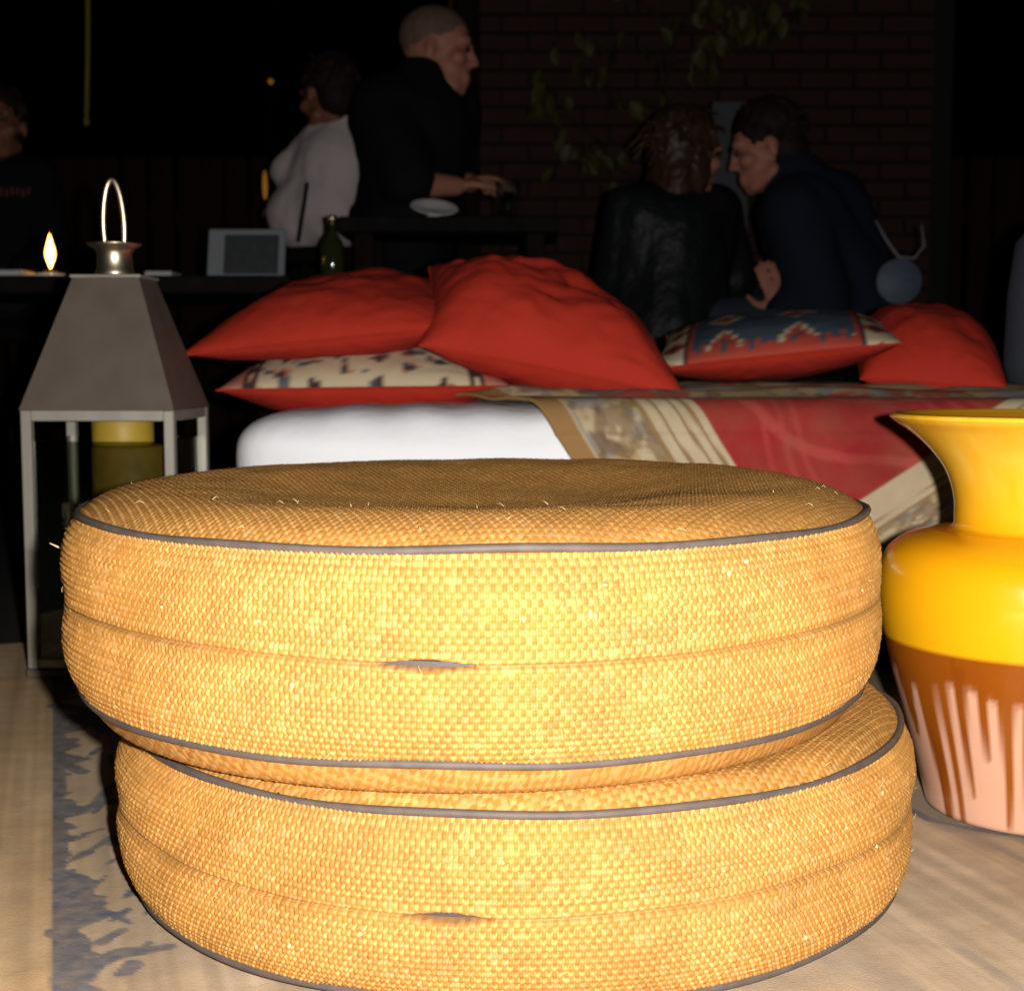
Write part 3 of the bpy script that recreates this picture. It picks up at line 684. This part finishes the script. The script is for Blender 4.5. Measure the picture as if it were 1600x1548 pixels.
# big red cushion leaning over
cushion([at(655,540,1.95), at(1075,622,1.91), at(985,500,2.28), at(670,418,2.24)], .086, 'big plump red cushion leaning over the kilim cushions', seed=9, bias=.54, rag=2.0)
cushion([at(1015,578,2.10), at(1412,536,2.02), at(1385,505,2.46), at(1040,525,2.52)], .050, 'slate blue kilim cushion with red diamonds and red back', 1, seed=3, bias=.46)
cushion([at(1345,592,2.13), at(1578,612,2.05), at(1560,560,2.45), at(1320,520,2.50)], .080, 'plain red cushion beside the slate blue kilim cushion and slate bolster', seed=12, bias=.6)
b = MB(); P0 = at(1640,560,2.30)
tb = MB(); tb.lathe([(.0005,0),(.062,0),(.085,.012),(.093,.04),(.090,.15),(.080,.23),(.055,.262),(.0005,.268)], n=36)
o = obj('bolster', tb, M['slate'], None); o.location = (at(1665,560,2.22).x, 2.22, BZ+.014); tag(o, 'upright dark slate fabric bolster at the end of the cushions', 'bolster')

# ------------------------------------------------------------------ people
dg = None
def remesh(mb, voxel, smooth=6, disp=None):
    me = mb.mesh('tmp'); o = bpy.data.objects.new('tmp', me); COL.objects.link(o)
    r = o.modifiers.new('r', 'REMESH'); r.mode = 'VOXEL'; r.voxel_size = voxel
    s = o.modifiers.new('s', 'SMOOTH'); s.iterations = smooth; s.factor = .5
    if disp:
        t = bpy.data.textures.new('folds', 'CLOUDS'); t.noise_scale = disp[0]
        d = o.modifiers.new('d', 'DISPLACE'); d.texture = t; d.strength = disp[1]; d.mid_level = .5
    d_ = bpy.context.evaluated_depsgraph_get(); m2 = bpy.data.meshes.new_from_object(o.evaluated_get(d_))
    bpy.data.objects.remove(o); bpy.data.meshes.remove(me); m2.shade_smooth(); return m2
def rotm(yaw, pitch=0, roll=0):     # head frame: y is the way the face looks; yaw 0 looks along +Y
    return (Matrix.Rotation(yaw,3,'Z') @ Matrix.Rotation(pitch,3,'X') @ Matrix.Rotation(roll,3,'Y'))
def head_prims(b, C, R, k=1.0):
    h = lambda x, y, z: C + R @ Vector((x*k, y*k, z*k))
    E = lambda c, r: b.ell(h(*c), [q*k for q in r], R)
    K = lambda p, r, q, s: b.cap(h(*p), r*k, h(*q), s*k)
    E((0,-.014,.030), (.076,.097,.086)); E((0,.026,-.045), (.058,.062,.074)); E((0,.066,-.098), (.024,.020,.018))
    K((0,.088,.008), .008, (0,.104,-.028), .0115); E((.011,.096,-.032), (.009,.009,.007)); E((-.011,.096,-.032), (.009,.009,.007))
    K((-.040,.078,.026), .014, (.040,.078,.026), .014)
    for s in (-1,1):
        E((s*.046,.060,-.024), (.024,.026,.022)); E((s*.080,-.010,-.012), (.008,.016,.029)); K((s*.052,.0,-.07), .022, (s*.028,.058,-.095), .018)
    K((-.020,.086,-.064), .0085, (.020,.086,-.064), .0085); K((-.017,.085,-.076), .0085, (.017,.085,-.076), .0085)
def hand_prims(b, wrist, fwd, palm_n, curl=.5, side=1, k=1.0):
    """wrist position, direction of the fingers, palm normal; side = which way the thumb points"""
    f = Vector(fwd).normalized(); n = Vector(palm_n); n = (n - f*n.dot(f)).normalized(); s = f.cross(n)*side
    w = Vector(wrist)
    R = Matrix((s, f, n)).transposed()
    b.ell(w+f*.045*k, (.040*k,.050*k,.016*k), R, 14)
    for i, (off, L) in enumerate(((.030,.072),(.010,.082),(-.010,.076),(-.029,.060))):
        p = w + f*.078*k + s*off*k; d = f.copy(); r = .0085*k
        for j in range(3):
            a = curl*(.35+.55*j); d2 = (f*math.cos(a) + n*math.sin(a)); l = L*k*(.46,.30,.24)[j]
            q_ = p + d2*l; b.cap(p, r, q_, r*.92, 8); p = q_; r *= .92
    p = w + f*.025*k + s*.030*k; d = (s*.75+f*.6+n*.25).normalized()
    q_ = p + d*.042*k; b.cap(p, .0125*k, q_, .0105*k, 8); d = (s*.35+f*.85+n*.4).normalized(); b.cap(q_, .0105*k, q_+d*.034*k, .0085*k, 8)
def person(label, J, yaw, pitch, roll, skin, clothes, hair, k=1.0, voxel=.0078, tilt_hand=None, group=None):
    """J: joint positions (world). clothes: list of (name, material, parts, extra radius)."""
    R = rotm(yaw, pitch, roll); C = J['head']
    foot = (J['foot_l']+J['foot_r'])/2
    root = thing('person', label, 'person', (foot.x, foot.y, 0), group=group); O = Vector((foot.x, foot.y, 0))
    seg = []     # (key, p0, r0, p1, r1)
    nk = J['neck']; ch = J['chest']; pv = J['pelvis']; sl, sr = J['sh_l'], J['sh_r']; hl, hr = J['hip_l'], J['hip_r']
    mid = (ch+pv)/2
    T = [('torso', sl+(nk-sl)*.25-Vector((0,0,.02)), .062, sr+(nk-sr)*.25-Vector((0,0,.02)), .062), ('torso', ch, .125, mid, .112), ('torso', mid, .112, pv, .122),
         ('torso', sl*.72+ch*.28, .082, mid+(hl-pv)*.65, .092), ('torso', sr*.72+ch*.28, .082, mid+(hr-pv)*.65, .092), ('torso', mid+(hl-pv)*.6, .092, hl, .100), ('torso', mid+(hr-pv)*.6, .092, hr, .100),
         ('collar', nk+(ch-nk)*.3, .072, nk, .060)]
    for s in 'lr':
        T += [('sleeve_up', J['sh_'+s], .056, J['el_'+s], .042), ('sleeve_lo', J['el_'+s], .042, J['wr_'+s], .029),
              ('thigh', J['hip_'+s], .088, J['kn_'+s], .060), ('shin', J['kn_'+s], .060, J['foot_'+s]+Vector((0,0,.09)), .040)]
    b = MB()
    for key, p0, r0, p1, r1 in T: b.cap(p0-O, r0*k*.93, p1-O, r1*k*.93)
    b.cap(nk-O+Vector((0,0,-.01)), .060*k, (C + R @ Vector((0,-.022*k,-.062*k)))-O, .053*k)
    head_prims(b, C-O, R, k)
    for s in 'lr':
        e, w = J['el_'+s], J['wr_'+s]; fw = J.get('hd_'+s, w+(w-e).normalized()*.1)-w
        pn = J.get('pn_'+s, Vector((0,0,-1)))
        hand_prims(b, w-O, fw, pn, J.get('curl_'+s, .5), 1 if s == 'l' else -1, k)
    body = link('body', remesh(b, voxel, 4), M[skin], root)
    for s in (-1,1):
        e = MB(); e.ell((C-O) + R @ Vector((s*.031*k,.0835*k,.002*k)), (.0125*k,.008*k,.0085*k), R, 10); obj('eye', e, M['eye'], body)
        e = MB(); e.cap((C-O)+R @ Vector((s*.018*k,.092*k,.022*k)), .0042*k, (C-O)+R @ Vector((s*.048*k,.082*k,.025*k)), .003*k, 6); obj('eyebrow', e, M['hair_dark'], body)
    for name, mt, keys, ex, cut in clothes:
        b = MB()
        for key, p0, r0, p1, r1 in T:
            if key in keys:
                q1 = p0 + (p1-p0)*cut.get(key, 1.0)
                b.cap(p0-O, r0*k+ex, q1-O, (r0+(r1-r0)*cut.get(key, 1.0))*k+ex)
        if name == 'trousers':
            b.ell(pv-O, (.15*k+ex,.11*k+ex,.11*k+ex))
        link(name, remesh(b, .014, 4, (.09,.016)), M[mt], root)
    for s in 'lr':        # shoes
        f = J['foot_'+s]; d = (R @ Vector((0,1,0))); d.z = 0; d.normalize(); e = MB()
        Rz = Matrix.Rotation(math.atan2(-d.x, d.y),3,'Z')
        e.ell(f-O+d*.055+Vector((0,0,.034)), (.046,.135,.040), Rz); e.box(f-O+d*.055+Vector((0,0,-.002)), (.084,.250,.018), Rz, .008)
        link('shoe', remesh(e, .009, 3), M['black'], root)
    # hair
    hm, style = hair
    b = MB(); h = lambda x, y, z: (C-O) + R @ Vector((x*k, y*k, z*k)); r3 = np.random.default_rng(int(abs(C.x)*1000)+3)
    if style == 'cropped':
        b.ell(h(0,-.018,.036), (.0775*k,.0975*k,.0845*k), R)
        m2 = remesh(b, .007, 2, (.02,.002))
    else:
        big = .006 if style == 'short' else .010
        b.ell(h(0,-.024,.046), ((.078+big)*k,(.096+big)*k,(.086+big)*k), R)
        b.ell(h(0,-.055,-.015), ((.066+big)*k,(.055+big)*k,(.070+big)*k), R)
        if style == 'long':
            b.ell(h(0,-.06,-.09), (.092*k,.060*k,.11*k), R); b.ell(h(.06,-.01,-.05), (.034*k,.05*k,.09*k), R); b.ell(h(-.06,-.01,-.05), (.034*k,.05*k,.09*k), R)
            b.ell(h(0,-.055,-.17), (.075*k,.045*k,.08*k), R)
        for q in range(130 if style == 'long' else 110):
            th = r3.uniform(-PI, PI); el = r3.uniform(-.5 if style == 'long' else -.35, 1.35)
            if abs(th) < 1.0 and el < .75: continue
            d = Vector((math.sin(th)*math.cos(el), math.cos(th)*math.cos(el), math.sin(el)))
            p = Vector((d.x*(.080+big), -.022+d.y*(.098+big), .042+d.z*(.088+big)))
            pts = [h(*p)]; dr = Vector((d.x*.5+r3.normal()*.35, d.y*.5+r3.normal()*.35, -.4+r3.normal()*.3)); L = r3.uniform(.015,.035) if style == 'short' else r3.uniform(.06,.14)
            pp = p.copy()
            for w in range(5):
                dr.normalize(); pp = pp + dr*L/5; dr.z -= .35; dr.x += .35*math.sin(w*1.7+q); pts.append(h(*pp))
            b.tube(pts, [.0055*k,.006*k,.0055*k,.0045*k,.0035*k,.0015*k], 5)
        m2 = remesh(b, .006, 2, (.018,.008))
    link('hair', m2, M[hm], root)
    return root, O
V3 = Vector
def joints(head, **kw): d = dict(head=head); d.update(kw); return d
fd = V3((0,0,.009))

# --- bald man in black T-shirt, standing behind the dark table, in profile to the right
Y3 = 4.15
def std(x, y, Y): return at(x, y, Y)
pz = .84
hc = at(686,80,Y3)
J3 = dict(head=hc, neck=at(662,140,Y3), chest=at(648,205,Y3), pelvis=at(640,345,Y3), sh_r=at(596,172,Y3-.10), sh_l=at(706,172,Y3+.13),
    el_r=at(640,288,Y3-.22), wr_r=at(712,291,Y3-.16), hd_r=at(752,286,Y3-.10), el_l=at(700,282,Y3+.2), wr_l=at(735,286,Y3+.02), hd_l=at(775,280,Y3-.02), curl_r=.8, curl_l=.9)
px = J3['pelvis'].x
J3.update(hip_l=V3((px,Y3+.09,J3['pelvis'].z-.05)), hip_r=V3((px,Y3-.09,J3['pelvis'].z-.05)), kn_l=V3((px+.06,Y3+.10,.42)), kn_r=V3((px+.04,Y3-.10,.42)), foot_l=V3((px,Y3+.11,0)), foot_r=V3((px-.02,Y3-.12,0)))
person('shaven-headed man in black T-shirt standing with his forearms raised', J3, -PI/2-.12, -.10, 0, 'skin',
    [('t_shirt','black',('torso','collar','sleeve_up'),.036,{'sleeve_up':.92}), ('trousers','black',('thigh','shin'),.016,{})], ('stubble','cropped'), 1.06)

# --- seated person in a white shirt, back to us
Y2 = 4.55
J2 = dict(head=at(512,150,Y2-.02), neck=at(540,196,Y2), chest=at(528,262,Y2), pelvis=at(516,324,Y2), sh_l=at(508,222,Y2+.02), sh_r=at(590,205,Y2+.06),
    el_l=at(452,270,Y2+.04), wr_l=at(446,312,Y2+.20), el_r=at(610,310,Y2+.1), wr_r=at(560,330,Y2+.32), pn_l=V3((0,0,-1)))
p2 = J2['pelvis']
J2.update(hip_l=p2+V3((-.09,.02,-.02)), hip_r=p2+V3((.09,.02,-.02)), kn_l=V3((p2.x-.14,Y2+.44,p2.z-.02)), kn_r=V3((p2.x+.12,Y2+.44,p2.z-.02)), foot_l=V3((p2.x-.14,Y2+.46,0)), foot_r=V3((p2.x+.12,Y2+.46,0)))
r2, O2 = person('person in white shirt with dark strap sitting with back turned at the table', J2, .75, -.15, 0, 'skin_d',
    [('shirt','shirt',('torso','collar','sleeve_up'),.022,{'sleeve_up':.98}), ('trousers','black',('thigh','shin'),.014,{})], ('hair_dark','short'), .97)
P = [at(480,286,Y2-.165)-O2, at(475,320,Y2-.172)-O2, at(470,350,Y2-.165)-O2, at(466,378,Y2-.155)-O2]
b = MB(); b.tube(P, .0065, 6); obj('bag_strap', b, M['black'], r2)
def stool(c, z, label, r=.17):
    t = thing('stool', label, 'stool', (c.x, c.y, -.012))
    z += .012
    b = MB(); b.lathe([(.0005,z-.05),(r-.01,z-.05),(r,z-.04),(r,z-.012),(r-.015,z),(.0005,z)], n=28); obj('seat', b, M['wood'], t)
    for k in range(4):
        a = PI/4+k*PI/2; b = MB(); b.tube([(math.cos(a)*r*.9, math.sin(a)*r*.9, 0), (math.cos(a)*r*.6, math.sin(a)*r*.6, z-.045)], .016, 8); obj('leg', b, M['wood'], t)
stool(p2, p2.z-.135, 'round dark wooden stool under the person in the white shirt')

# --- dim person at the left edge, dark clothes
Y1 = 4.55
J1 = dict(head=at(-2,196,Y1), neck=at(-12,258,Y1+.04), chest=at(-20,320,Y1+.05), pelvis=at(-30,445,Y1+.10), sh_l=at(58,278,Y1+.04), sh_r=at(-88,290,Y1+.10), el_l=at(80,385,Y1+.02), wr_l=at(40,420,Y1-.16), el_r=at(-110,390,Y1+.04), wr_r=at(-60,420,Y1-.14))
p1 = J1['pelvis']
J1.update(hip_l=p1+V3((.09,-.02,-.02)), hip_r=p1+V3((-.09,-.02,-.02)), kn_l=V3((p1.x+.12,Y1-.30,p1.z-.02)), kn_r=V3((p1.x-.12,Y1-.30,p1.z-.02)), foot_l=V3((p1.x+.12,Y1-.28,0)), foot_r=V3((p1.x-.12,Y1-.28,0)))
r1, O1 = person('dimly lit person in dark sweater with red print, seated behind the candle', J1, PI+.15, .0, 0, 'skin_d',
    [('sweater','black',('torso','collar','sleeve_up','sleeve_lo'),.020,{}), ('trousers','denim',('thigh','shin'),.014,{})], ('hair_dark','short'), .98)
for k in range(6):
    b = MB(); c = at(2+k*8.5, 300+2*math.sin(k*2), Y1-.135+.012*k)-O1; b.box(c, (.008,.004,.022 if k % 2 else .026), Matrix.Rotation(.2*math.sin(k*3),3,'Y')); obj('print_mark', b, M['print_red'], r1, False)
stool(p1, p1.z-.135, 'round dark wooden stool under the dim seated person')

# --- the couple leaning together, behind the daybed
Y4 = 4.10
J4 = dict(head=at(1076,240,Y4), neck=at(1052,305,Y4), chest=at(1050,370,Y4-.01), pelvis=at(1040,520,Y4-.06), sh_l=at(985,330,Y4-.05), sh_r=at(1118,330,Y4+.10), el_l=at(960,440,Y4-.02), wr_l=at(1010,480,Y4+.24), el_r=at(1150,440,Y4+.16), wr_r=at(1110,480,Y4+.34))
p4 = J4['pelvis']
J4.update(hip_l=p4+V3((-.09,.02,-.02)), hip_r=p4+V3((.09,.02,-.02)), kn_l=V3((p4.x-.08,Y4+.38,p4.z)), kn_r=V3((p4.x+.14,Y4+.38,p4.z)), foot_l=V3((p4.x-.08,Y4+.42,0)), foot_r=V3((p4.x+.14,Y4+.42,0)))
r4, O4 = person('brown-haired person in shiny black leather jacket leaning toward the dark-haired man', J4, -1.05, -.05, .10, 'skin',
    [('leather_jacket','leather',('torso','collar','sleeve_up','sleeve_lo'),.026,{}), ('trousers','denim',('thigh','shin'),.012,{})], ('hair_brown','long'), .97)
Y5 = 4.15
J5 = dict(head=at(1196,232,Y5), neck=at(1240,282,Y5), chest=at(1276,350,Y5), pelvis=at(1340,500,Y5-.02), sh_r=at(1300,318,Y5+.20), sh_l=at(1240,335,Y5-.19), el_l=at(1282,472,Y5-.24), wr_l=at(1226,490,Y5-.22), hd_l=at(1208,440,Y5-.21), el_r=at(1240,440,Y5+.25), wr_r=at(1160,470,Y5+.2), pn_l=V3((0,1,0)), curl_l=.35)
p5 = J5['pelvis']
J5.update(hip_l=p5+V3((-.02,-.09,-.02)), hip_r=p5+V3((-.02,.09,-.02)), kn_l=V3((p5.x-.42,Y5-.14,p5.z-.02)), kn_r=V3((p5.x-.42,Y5+.12,p5.z-.02)), foot_l=V3((p5.x-.42,Y5-.14,0)), foot_r=V3((p5.x-.40,Y5+.14,0)))
r5, O5 = person('dark-haired man in navy sweater leaning in to whisper', J5, PI/2-.10, -.28, 0, 'skin',
    [('sweater','navy',('torso','collar','sleeve_up','sleeve_lo'),.040,{'sleeve_lo':.85}), ('trousers','denim',('thigh','shin'),.014,{})], ('hair_dark','short'), 1.04)
e = MB(); P = []
for k in range(24):
    a = 2*PI*k/24; P.append(J5['neck']-O5+V3((-.018,0,.028)) + Matrix.Rotation(-.6,3,'Y') @ V3((.075*math.cos(a), .075*math.sin(a), 0)))
e.tube(P, .011, 6, closed=True); obj('shirt_collar', e, M['shirt'], r5)
# bench they sit on
zb = min(p4.z, p5.z)-.12
t = thing('bench', 'long dark wooden bench under the leaning couple', 'bench', ((p4.x+p5.x)/2, Y4+.02, -.012))
b = MB(); b.box((0,0,zb+.012-.02), (1.1,.42,.04), bev=.006); obj('seat', b, M['wood'], t, False)
for sx in (-1,1):
    for sy in (-1,1):
        b = MB(); b.box((sx*.48, sy*.16, (zb-.028)/2), (.05,.05,zb-.028), bev=.004); obj('leg', b, M['wood'], t, False)
# round pale disc on a cord hanging at the man's back
t = thing('disc_pendant', 'round pale blue-grey disc hanging on a cord at the navy sweater', 'pendant', at(1405,440,Y5-.27))
o0 = at(1405,440,Y5-.27)
b = MB(); b.lathe([(.0005,-.003),(.060,-.003),(.063,0),(.060,.003),(.0005,.003)], n=36, M=Matrix.Rotation(PI/2,3,'X')); obj('disc', b, M['tagm'], t)
b = MB(); b.tube([at(1368,345,Y5-.235)-o0, at(1385,375,Y5-.25)-o0, at(1404,402,Y5-.268)-o0, at(1428,404,Y5-.268)-o0, at(1444,385,Y5-.262)-o0, at(1440,352,Y5-.25)-o0], .0042, 6); obj('cord', b, M['palecord'], t)

# ------------------------------------------------------------------ tables and table things
def table(c, size, z, label):
    t = thing('table', label, 'table', (c[0], c[1], -.012)); z += .012
    b = MB(); b.box((0,0,z-.02), (size[0],size[1],.04), bev=.005); obj('table_top', b, M['tablem'], t, False)
    for sx in (-1,1):
        for sy in (-1,1):
            b = MB(); b.box((sx*(size[0]/2-.06), sy*(size[1]/2-.06), (z-.04)/2), (.05,.05,z-.04), bev=.004); obj('leg', b, M['wood'], t, False)
TZ = at(100,440,3.42).z
table((-1.25, 3.42, 0), (1.5,.46), TZ, 'low dark table carrying candle, papers and grey panel')
T2 = at(700,352,3.85).z
table((-.16, 3.80, 0), (.56,.36), T2, 'dark table in front of the shaven-headed man')
# grey open laptop-like panel
A = at(316,444,3.40); A.z = TZ
t = thing('laptop', 'open laptop with pale grey rim and dull panel on the low table', 'laptop', A)
b = MB(); w = at(438,444,3.40).x-A.x; hh = at(330,362,3.40).z-TZ; Rt = Matrix.Rotation(-.30,3,'X')
lid = MB(); lid.box((w/2+.006,.045,hh/2+.012), (w,.010,hh*1.03), Rt, .003); lo_ = obj('lid', lid, M['laptop'], t, False)
sc_ = MB(); sc_.box(Vector((w/2+.018,.045,hh/2+.006)) + Rt @ Vector((0,-.0062,0)), (w-.055,.003,hh*.86), Rt, .001); obj('panel', sc_, M['screen'], lo_, False)
kb = MB(); kb.box((w/2,.16,.007), (w*.98,.2,.014), None, .003); obj('base', kb, M['laptop'], t, False)
# papers / plate
def paper(x0, x1, y, Y, label, z=TZ, d=.10):
    a = at(x0, y, Y); c = at(x1, y, Y); b = MB(); b.box(((a.x+c.x)/2, Y+d/2, z+.007), (c.x-a.x, d, .014), bev=.002)
    tag(obj('folded_napkin', b, M['paper'], None, False), label, 'napkin')
paper(-40, 33, 440, 3.22, 'folded white napkin lying left of the candle flame')
paper(226, 268, 436, 3.26, 'small pale folded napkin between lantern top and laptop')
# candle
c0 = at(80,452,3.30); c0.z = TZ
t = thing('table_candle', 'burning candle with bright flame on a small saucer on the low table', 'candle', c0)
b = MB(); b.lathe([(.0005,0),(.016,0),(.0165,.004),(.016,.016),(.0005,.016)], n=20); obj('wax', b, M['wax'], t)
b = MB(); b.lathe([(.0165,0),(.030,.001),(.034,.008),(.033,.010),(.0165,.004)], n=28); obj('saucer', b, M['china'], t)
b = MB(); b.tube([(0,0,.016),(0,0,.022)], .0012, 5); obj('wick', b, M['black'], t)
zf = at(80,452,3.30).z
b = MB(); z0 = .020; fp = [(.0003,z0),(.005,z0+.012),(.0105,z0+.028),(.0115,z0+.038),(.0085,z0+.054),(.004,z0+.070),(.0003,z0+.082)]; fz = np.linspace(z0, z0+.082, 24); b.lathe([(max(float(ci([p[1] for p in fp], [p[0] for p in fp], z_)), .0003), float(z_)) for z_ in fz], n=18); obj('flame', b, M['flame'], t)
pl = bpy.data.lights.new('candle_glow', 'POINT'); pl.energy = .35; pl.color = (1,.45,.12); pl.shadow_soft_size = .012
po = bpy.data.objects.new('candle_glow', pl); COL.objects.link(po); po.location = c0+V3((0,0,.115))
# small amber lights far off
def amber(x, y, Y, hw, hh, label):
    c = at(x, y, Y); t = thing('amber_lamp', label, 'lamp', V3((c.x, c.y, -.012)))
    b = MB(); b.ell((0,0,c.z+.012), (hw, hw, hh), None, 12); obj('bulb', b, M['amber'], t)
    b = MB(); b.tube([(0,0,0),(0,0,c.z+.012-hh*.9)], .006, 6); obj('stake', b, M['darkmetal'], t)
amber(414, 290, 5.2, .010, .055, 'tall narrow dim amber garden light beside the white shirt')
amber(423, 128, 5.6, .011, .012, 'tiny round amber garden light on a tall stake')
# plate, glass and bottle on the second table
pc = at(678,337,3.76); t = thing('plate', 'white plate tilted on the dark table below the raised forearm', 'plate', (pc.x, pc.y, T2))
b = MB(); Rp = Matrix.Rotation(.13,3,'Y') @ Matrix.Rotation(.42,3,'X')
b.lathe([(.0005,.0),(.035,.0),(.062,.010),(.064,.0115),(.060,.0118),(.034,.004),(.0005,.0035)], (0,0,.028), 36, Rp); obj('dish', b, M['china'], t)
b = MB(); b.lathe([(.0005,0),(.028,0),(.030,.003),(.022,.012),(.012,.024),(.0005,.025)], n=24); obj('foot', b, M['china'], t)
pc = at(795,350,3.72); t = thing('drinking_glass', 'clear drinking glass on the dark table in front of the brick wall', 'glass', (pc.x, pc.y, T2))
b = MB(); b.lathe([(.0005,0),(.024,0),(.026,.003),(.032,.10),(.0308,.10),(.0245,.008),(.0005,.007)], n=28); obj('bowl', b, M['glass'], t)
pc = at(520,440,3.35); t = thing('bottle', 'small dark glass bottle on the low table near the red cushions', 'bottle', (pc.x, 3.35, TZ))
b = MB(); b.lathe([(.0005,0),(.026,0),(.028,.004),(.028,.075),(.022,.092),(.010,.110),(.0095,.135),(.0005,.135)], n=24); obj('body', b, M['olive'], t)
b = MB(); b.lathe([(.0115,.1355),(.0115,.149),(.0005,.1495)], n=18); obj('cap', b, M['nickel'], t)

# ------------------------------------------------------------------ brick wall, fence, board, creeper, cord
def build_wall():
    Y = 6.0; X0 = at(700,300,Y).x; X1 = at(1488,300,Y).x; bw, bh, gap = .225, .075, .011
    nrow = 36; root = thing('brick_wall', 'dark red brick wall standing behind the people', 'wall', ((X0+X1)/2, Y, -.012))
    W = X1-X0
    b = MB(); b.box((0,.06,nrow*bh/2), (W-.01,.09,nrow*bh), None); obj('mortar', b, M['mortar'], root, False)
    def bm_(w):
        b = MB(); b.box((0,0,0), (w,.05,bh-gap), None, .004); m = b.mesh('brick'); m.materials.append(M['brick']); return m
    full, half = bm_(bw-gap), bm_(bw/2-gap); n = int(W/bw)
    for r in range(nrow):
        x = -W/2
        off = r % 2
        xs = ([(x+bw/4, half)] if off else []) + [(x + bw*(k+.5) + off*bw/2, full) for k in range(n - off)]
        end = x + n*bw
        if off: xs.append((end-bw/4, half))
        for xx, me in xs:
            o = bpy.data.objects.new('brick', me); COL.objects.link(o); o.parent = root
            o.location = (xx, -.005+random.uniform(-.003,.003), bh*(r+.5)); o.rotation_euler = (0, random.uniform(-.008,.008), random.uniform(-.012,.012))
build_wall()
def fence(x0, x1, Y, H, label):
    root = thing('board_fence', label, 'fence', ((x0+x1)/2, Y, -.012)); n = int((x1-x0)/.125)
    me = MB().box((0,0,H/2), (.115,.02,H), None, .003).mesh('board'); me.materials.append(M['fence'])
    for k in range(n):
        o = bpy.data.objects.new('board', me); COL.objects.link(o); o.parent = root; o.location = (-(x1-x0)/2+.0625+k*.125, random.uniform(-.003,.003), 0); o.rotation_euler = (0, random.uniform(-.01,.01), 0)
    for z in (H*.25, H*.8):
        b = MB(); b.box((0,.036,z), (x1-x0,.04,.08), None, .004); obj('rail', b, M['fence'], root, False)
fence(-4.4, -.45, 7.0, 1.45, 'dim brown vertical board fence behind the white shirted person')
fence(2.1, 4.4, 7.0, 1.45, 'dark vertical board fence beyond the end of the brick wall')
# narrow grey board standing between the two heads, further back
a = at(1112,160,4.9); c = at(1170,160,4.9); b = MB()
b.box(((a.x+c.x)/2, 4.9, (a.z-.012)/2), (c.x-a.x, .03, a.z+.012), None, .004)
tag(obj('grey_board', b, M['greyp'], None, False), 'narrow plain grey board standing upright behind the leaning couple', 'board')
def creeper():
    Y = 5.75; root = thing('climbing_plant', 'climbing plant with yellow-green leaves spreading across the brick wall', 'plant', (at(1040,0,Y).x, Y+.14, -.012))
    O = Vector(root.location); r = random.Random(3); spots = []
    b = MB()
    def shoot(p, d, L, n, rad):
        pts = [p]
        for k in range(n):
            d = (d + V3((r.uniform(-.4,.4), r.uniform(-.12,.12), r.uniform(-.3,.35)))).normalized(); p = p + d*L/n
            p.y = min(max(p.y, Y-.12), Y+.15); pts.append(p.copy())
            spots.append((p.copy(), d.copy()))
        b.tube([q-O for q in pts], [rad*(1-.8*i/len(pts)) for i in range(len(pts))], 5); return pts
    main = [O.copy()]
    p = O.copy()
    for k in range(12):
        p = p + V3((r.uniform(-.05,.05), r.uniform(-.01,.01), .15)); main.append(p.copy())
    b.tube([q-O for q in main], [.014*(1-.05*i) for i in range(len(main))], 6)
    for q in main[7:]:
        for s in (-1,1): shoot(q.copy(), V3((s*.9, -.3, .25)), r.uniform(.35,.8), 8, .006)
    for _ in range(3): shoot(main[-1].copy(), V3((r.uniform(.2,1),-.3,.3)), .8, 9, .006)
    obj('stem', b, M['stem'], root)
    lm = MB(); V = []; F = []
    prof = [(0,.0),(.3,.42),(.55,.5),(.8,.3),(1,.02)]
    for i, (t, w) in enumerate(prof):
        for s in (-1,0,1): V.append((s*w*.055, t*.085, (.010 if s else 0) - .02*t*t))
    for i in range(len(prof)-1):
        for s in (0,1): F.append((i*3+s, i*3+s+1, i*3+s+4, i*3+s+3))
    lm.add(V, F); me = lm.mesh('leaf'); me.materials.append(M['leaf']); me.shade_smooth()
    for k in range(230):
        p, d = r.choice(spots); o = bpy.data.objects.new('leaf', me); COL.objects.link(o); o.parent = root
        o.location = p - O + V3((r.uniform(-.05,.05), r.uniform(-.06,.0), r.uniform(-.05,.05)))
        o.rotation_euler = (r.uniform(-1.9,-.6), r.uniform(-.6,.6), r.uniform(0,6.28)); s = r.uniform(.55,1.15); o.scale = (s,s,s)
creeper()
# yellow cord hanging from an overhead beam
t = thing('pergola_beam', 'dark overhead timber beam on posts carrying the yellow cord', 'pergola', (-1.48, 4.9, -.012))
b = MB(); b.box((0,0,2.45), (3.6,.09,.12), None, .005); obj('beam', b, M['wood'], t, False)
for s in (-1,1):
    b = MB(); b.box((s*1.75 - (.0 if s < 0 else .42),0,1.19), (.08,.08,2.38), None, .005); obj('post', b, M['wood'], t, False)
a = at(139,0,4.9); c = at(135,188,4.9)
b = MB(); b.tube([V3((a.x+.004,4.9,2.385)), a+V3((0,0,.1)), (a+c)/2, c], .0085, 8); b.ell(c-V3((0,0,.006)), (.011,.011,.014), None, 8)
tag(obj('hanging_cord', b, M['cord'], None), 'thin yellow-green cord hanging straight down in the dark', 'cord')


import sys
if 'count' in sys.argv:
    import collections; cc = collections.Counter()
    for o in scn.objects:
        if o.type == 'MESH': cc[o.name.split('.')[0]] += 2*len(o.data.polygons)
    print(cc.most_common(16)); print('TRIS', sum(2*len(o.data.polygons) for o in scn.objects if o.type == 'MESH'))
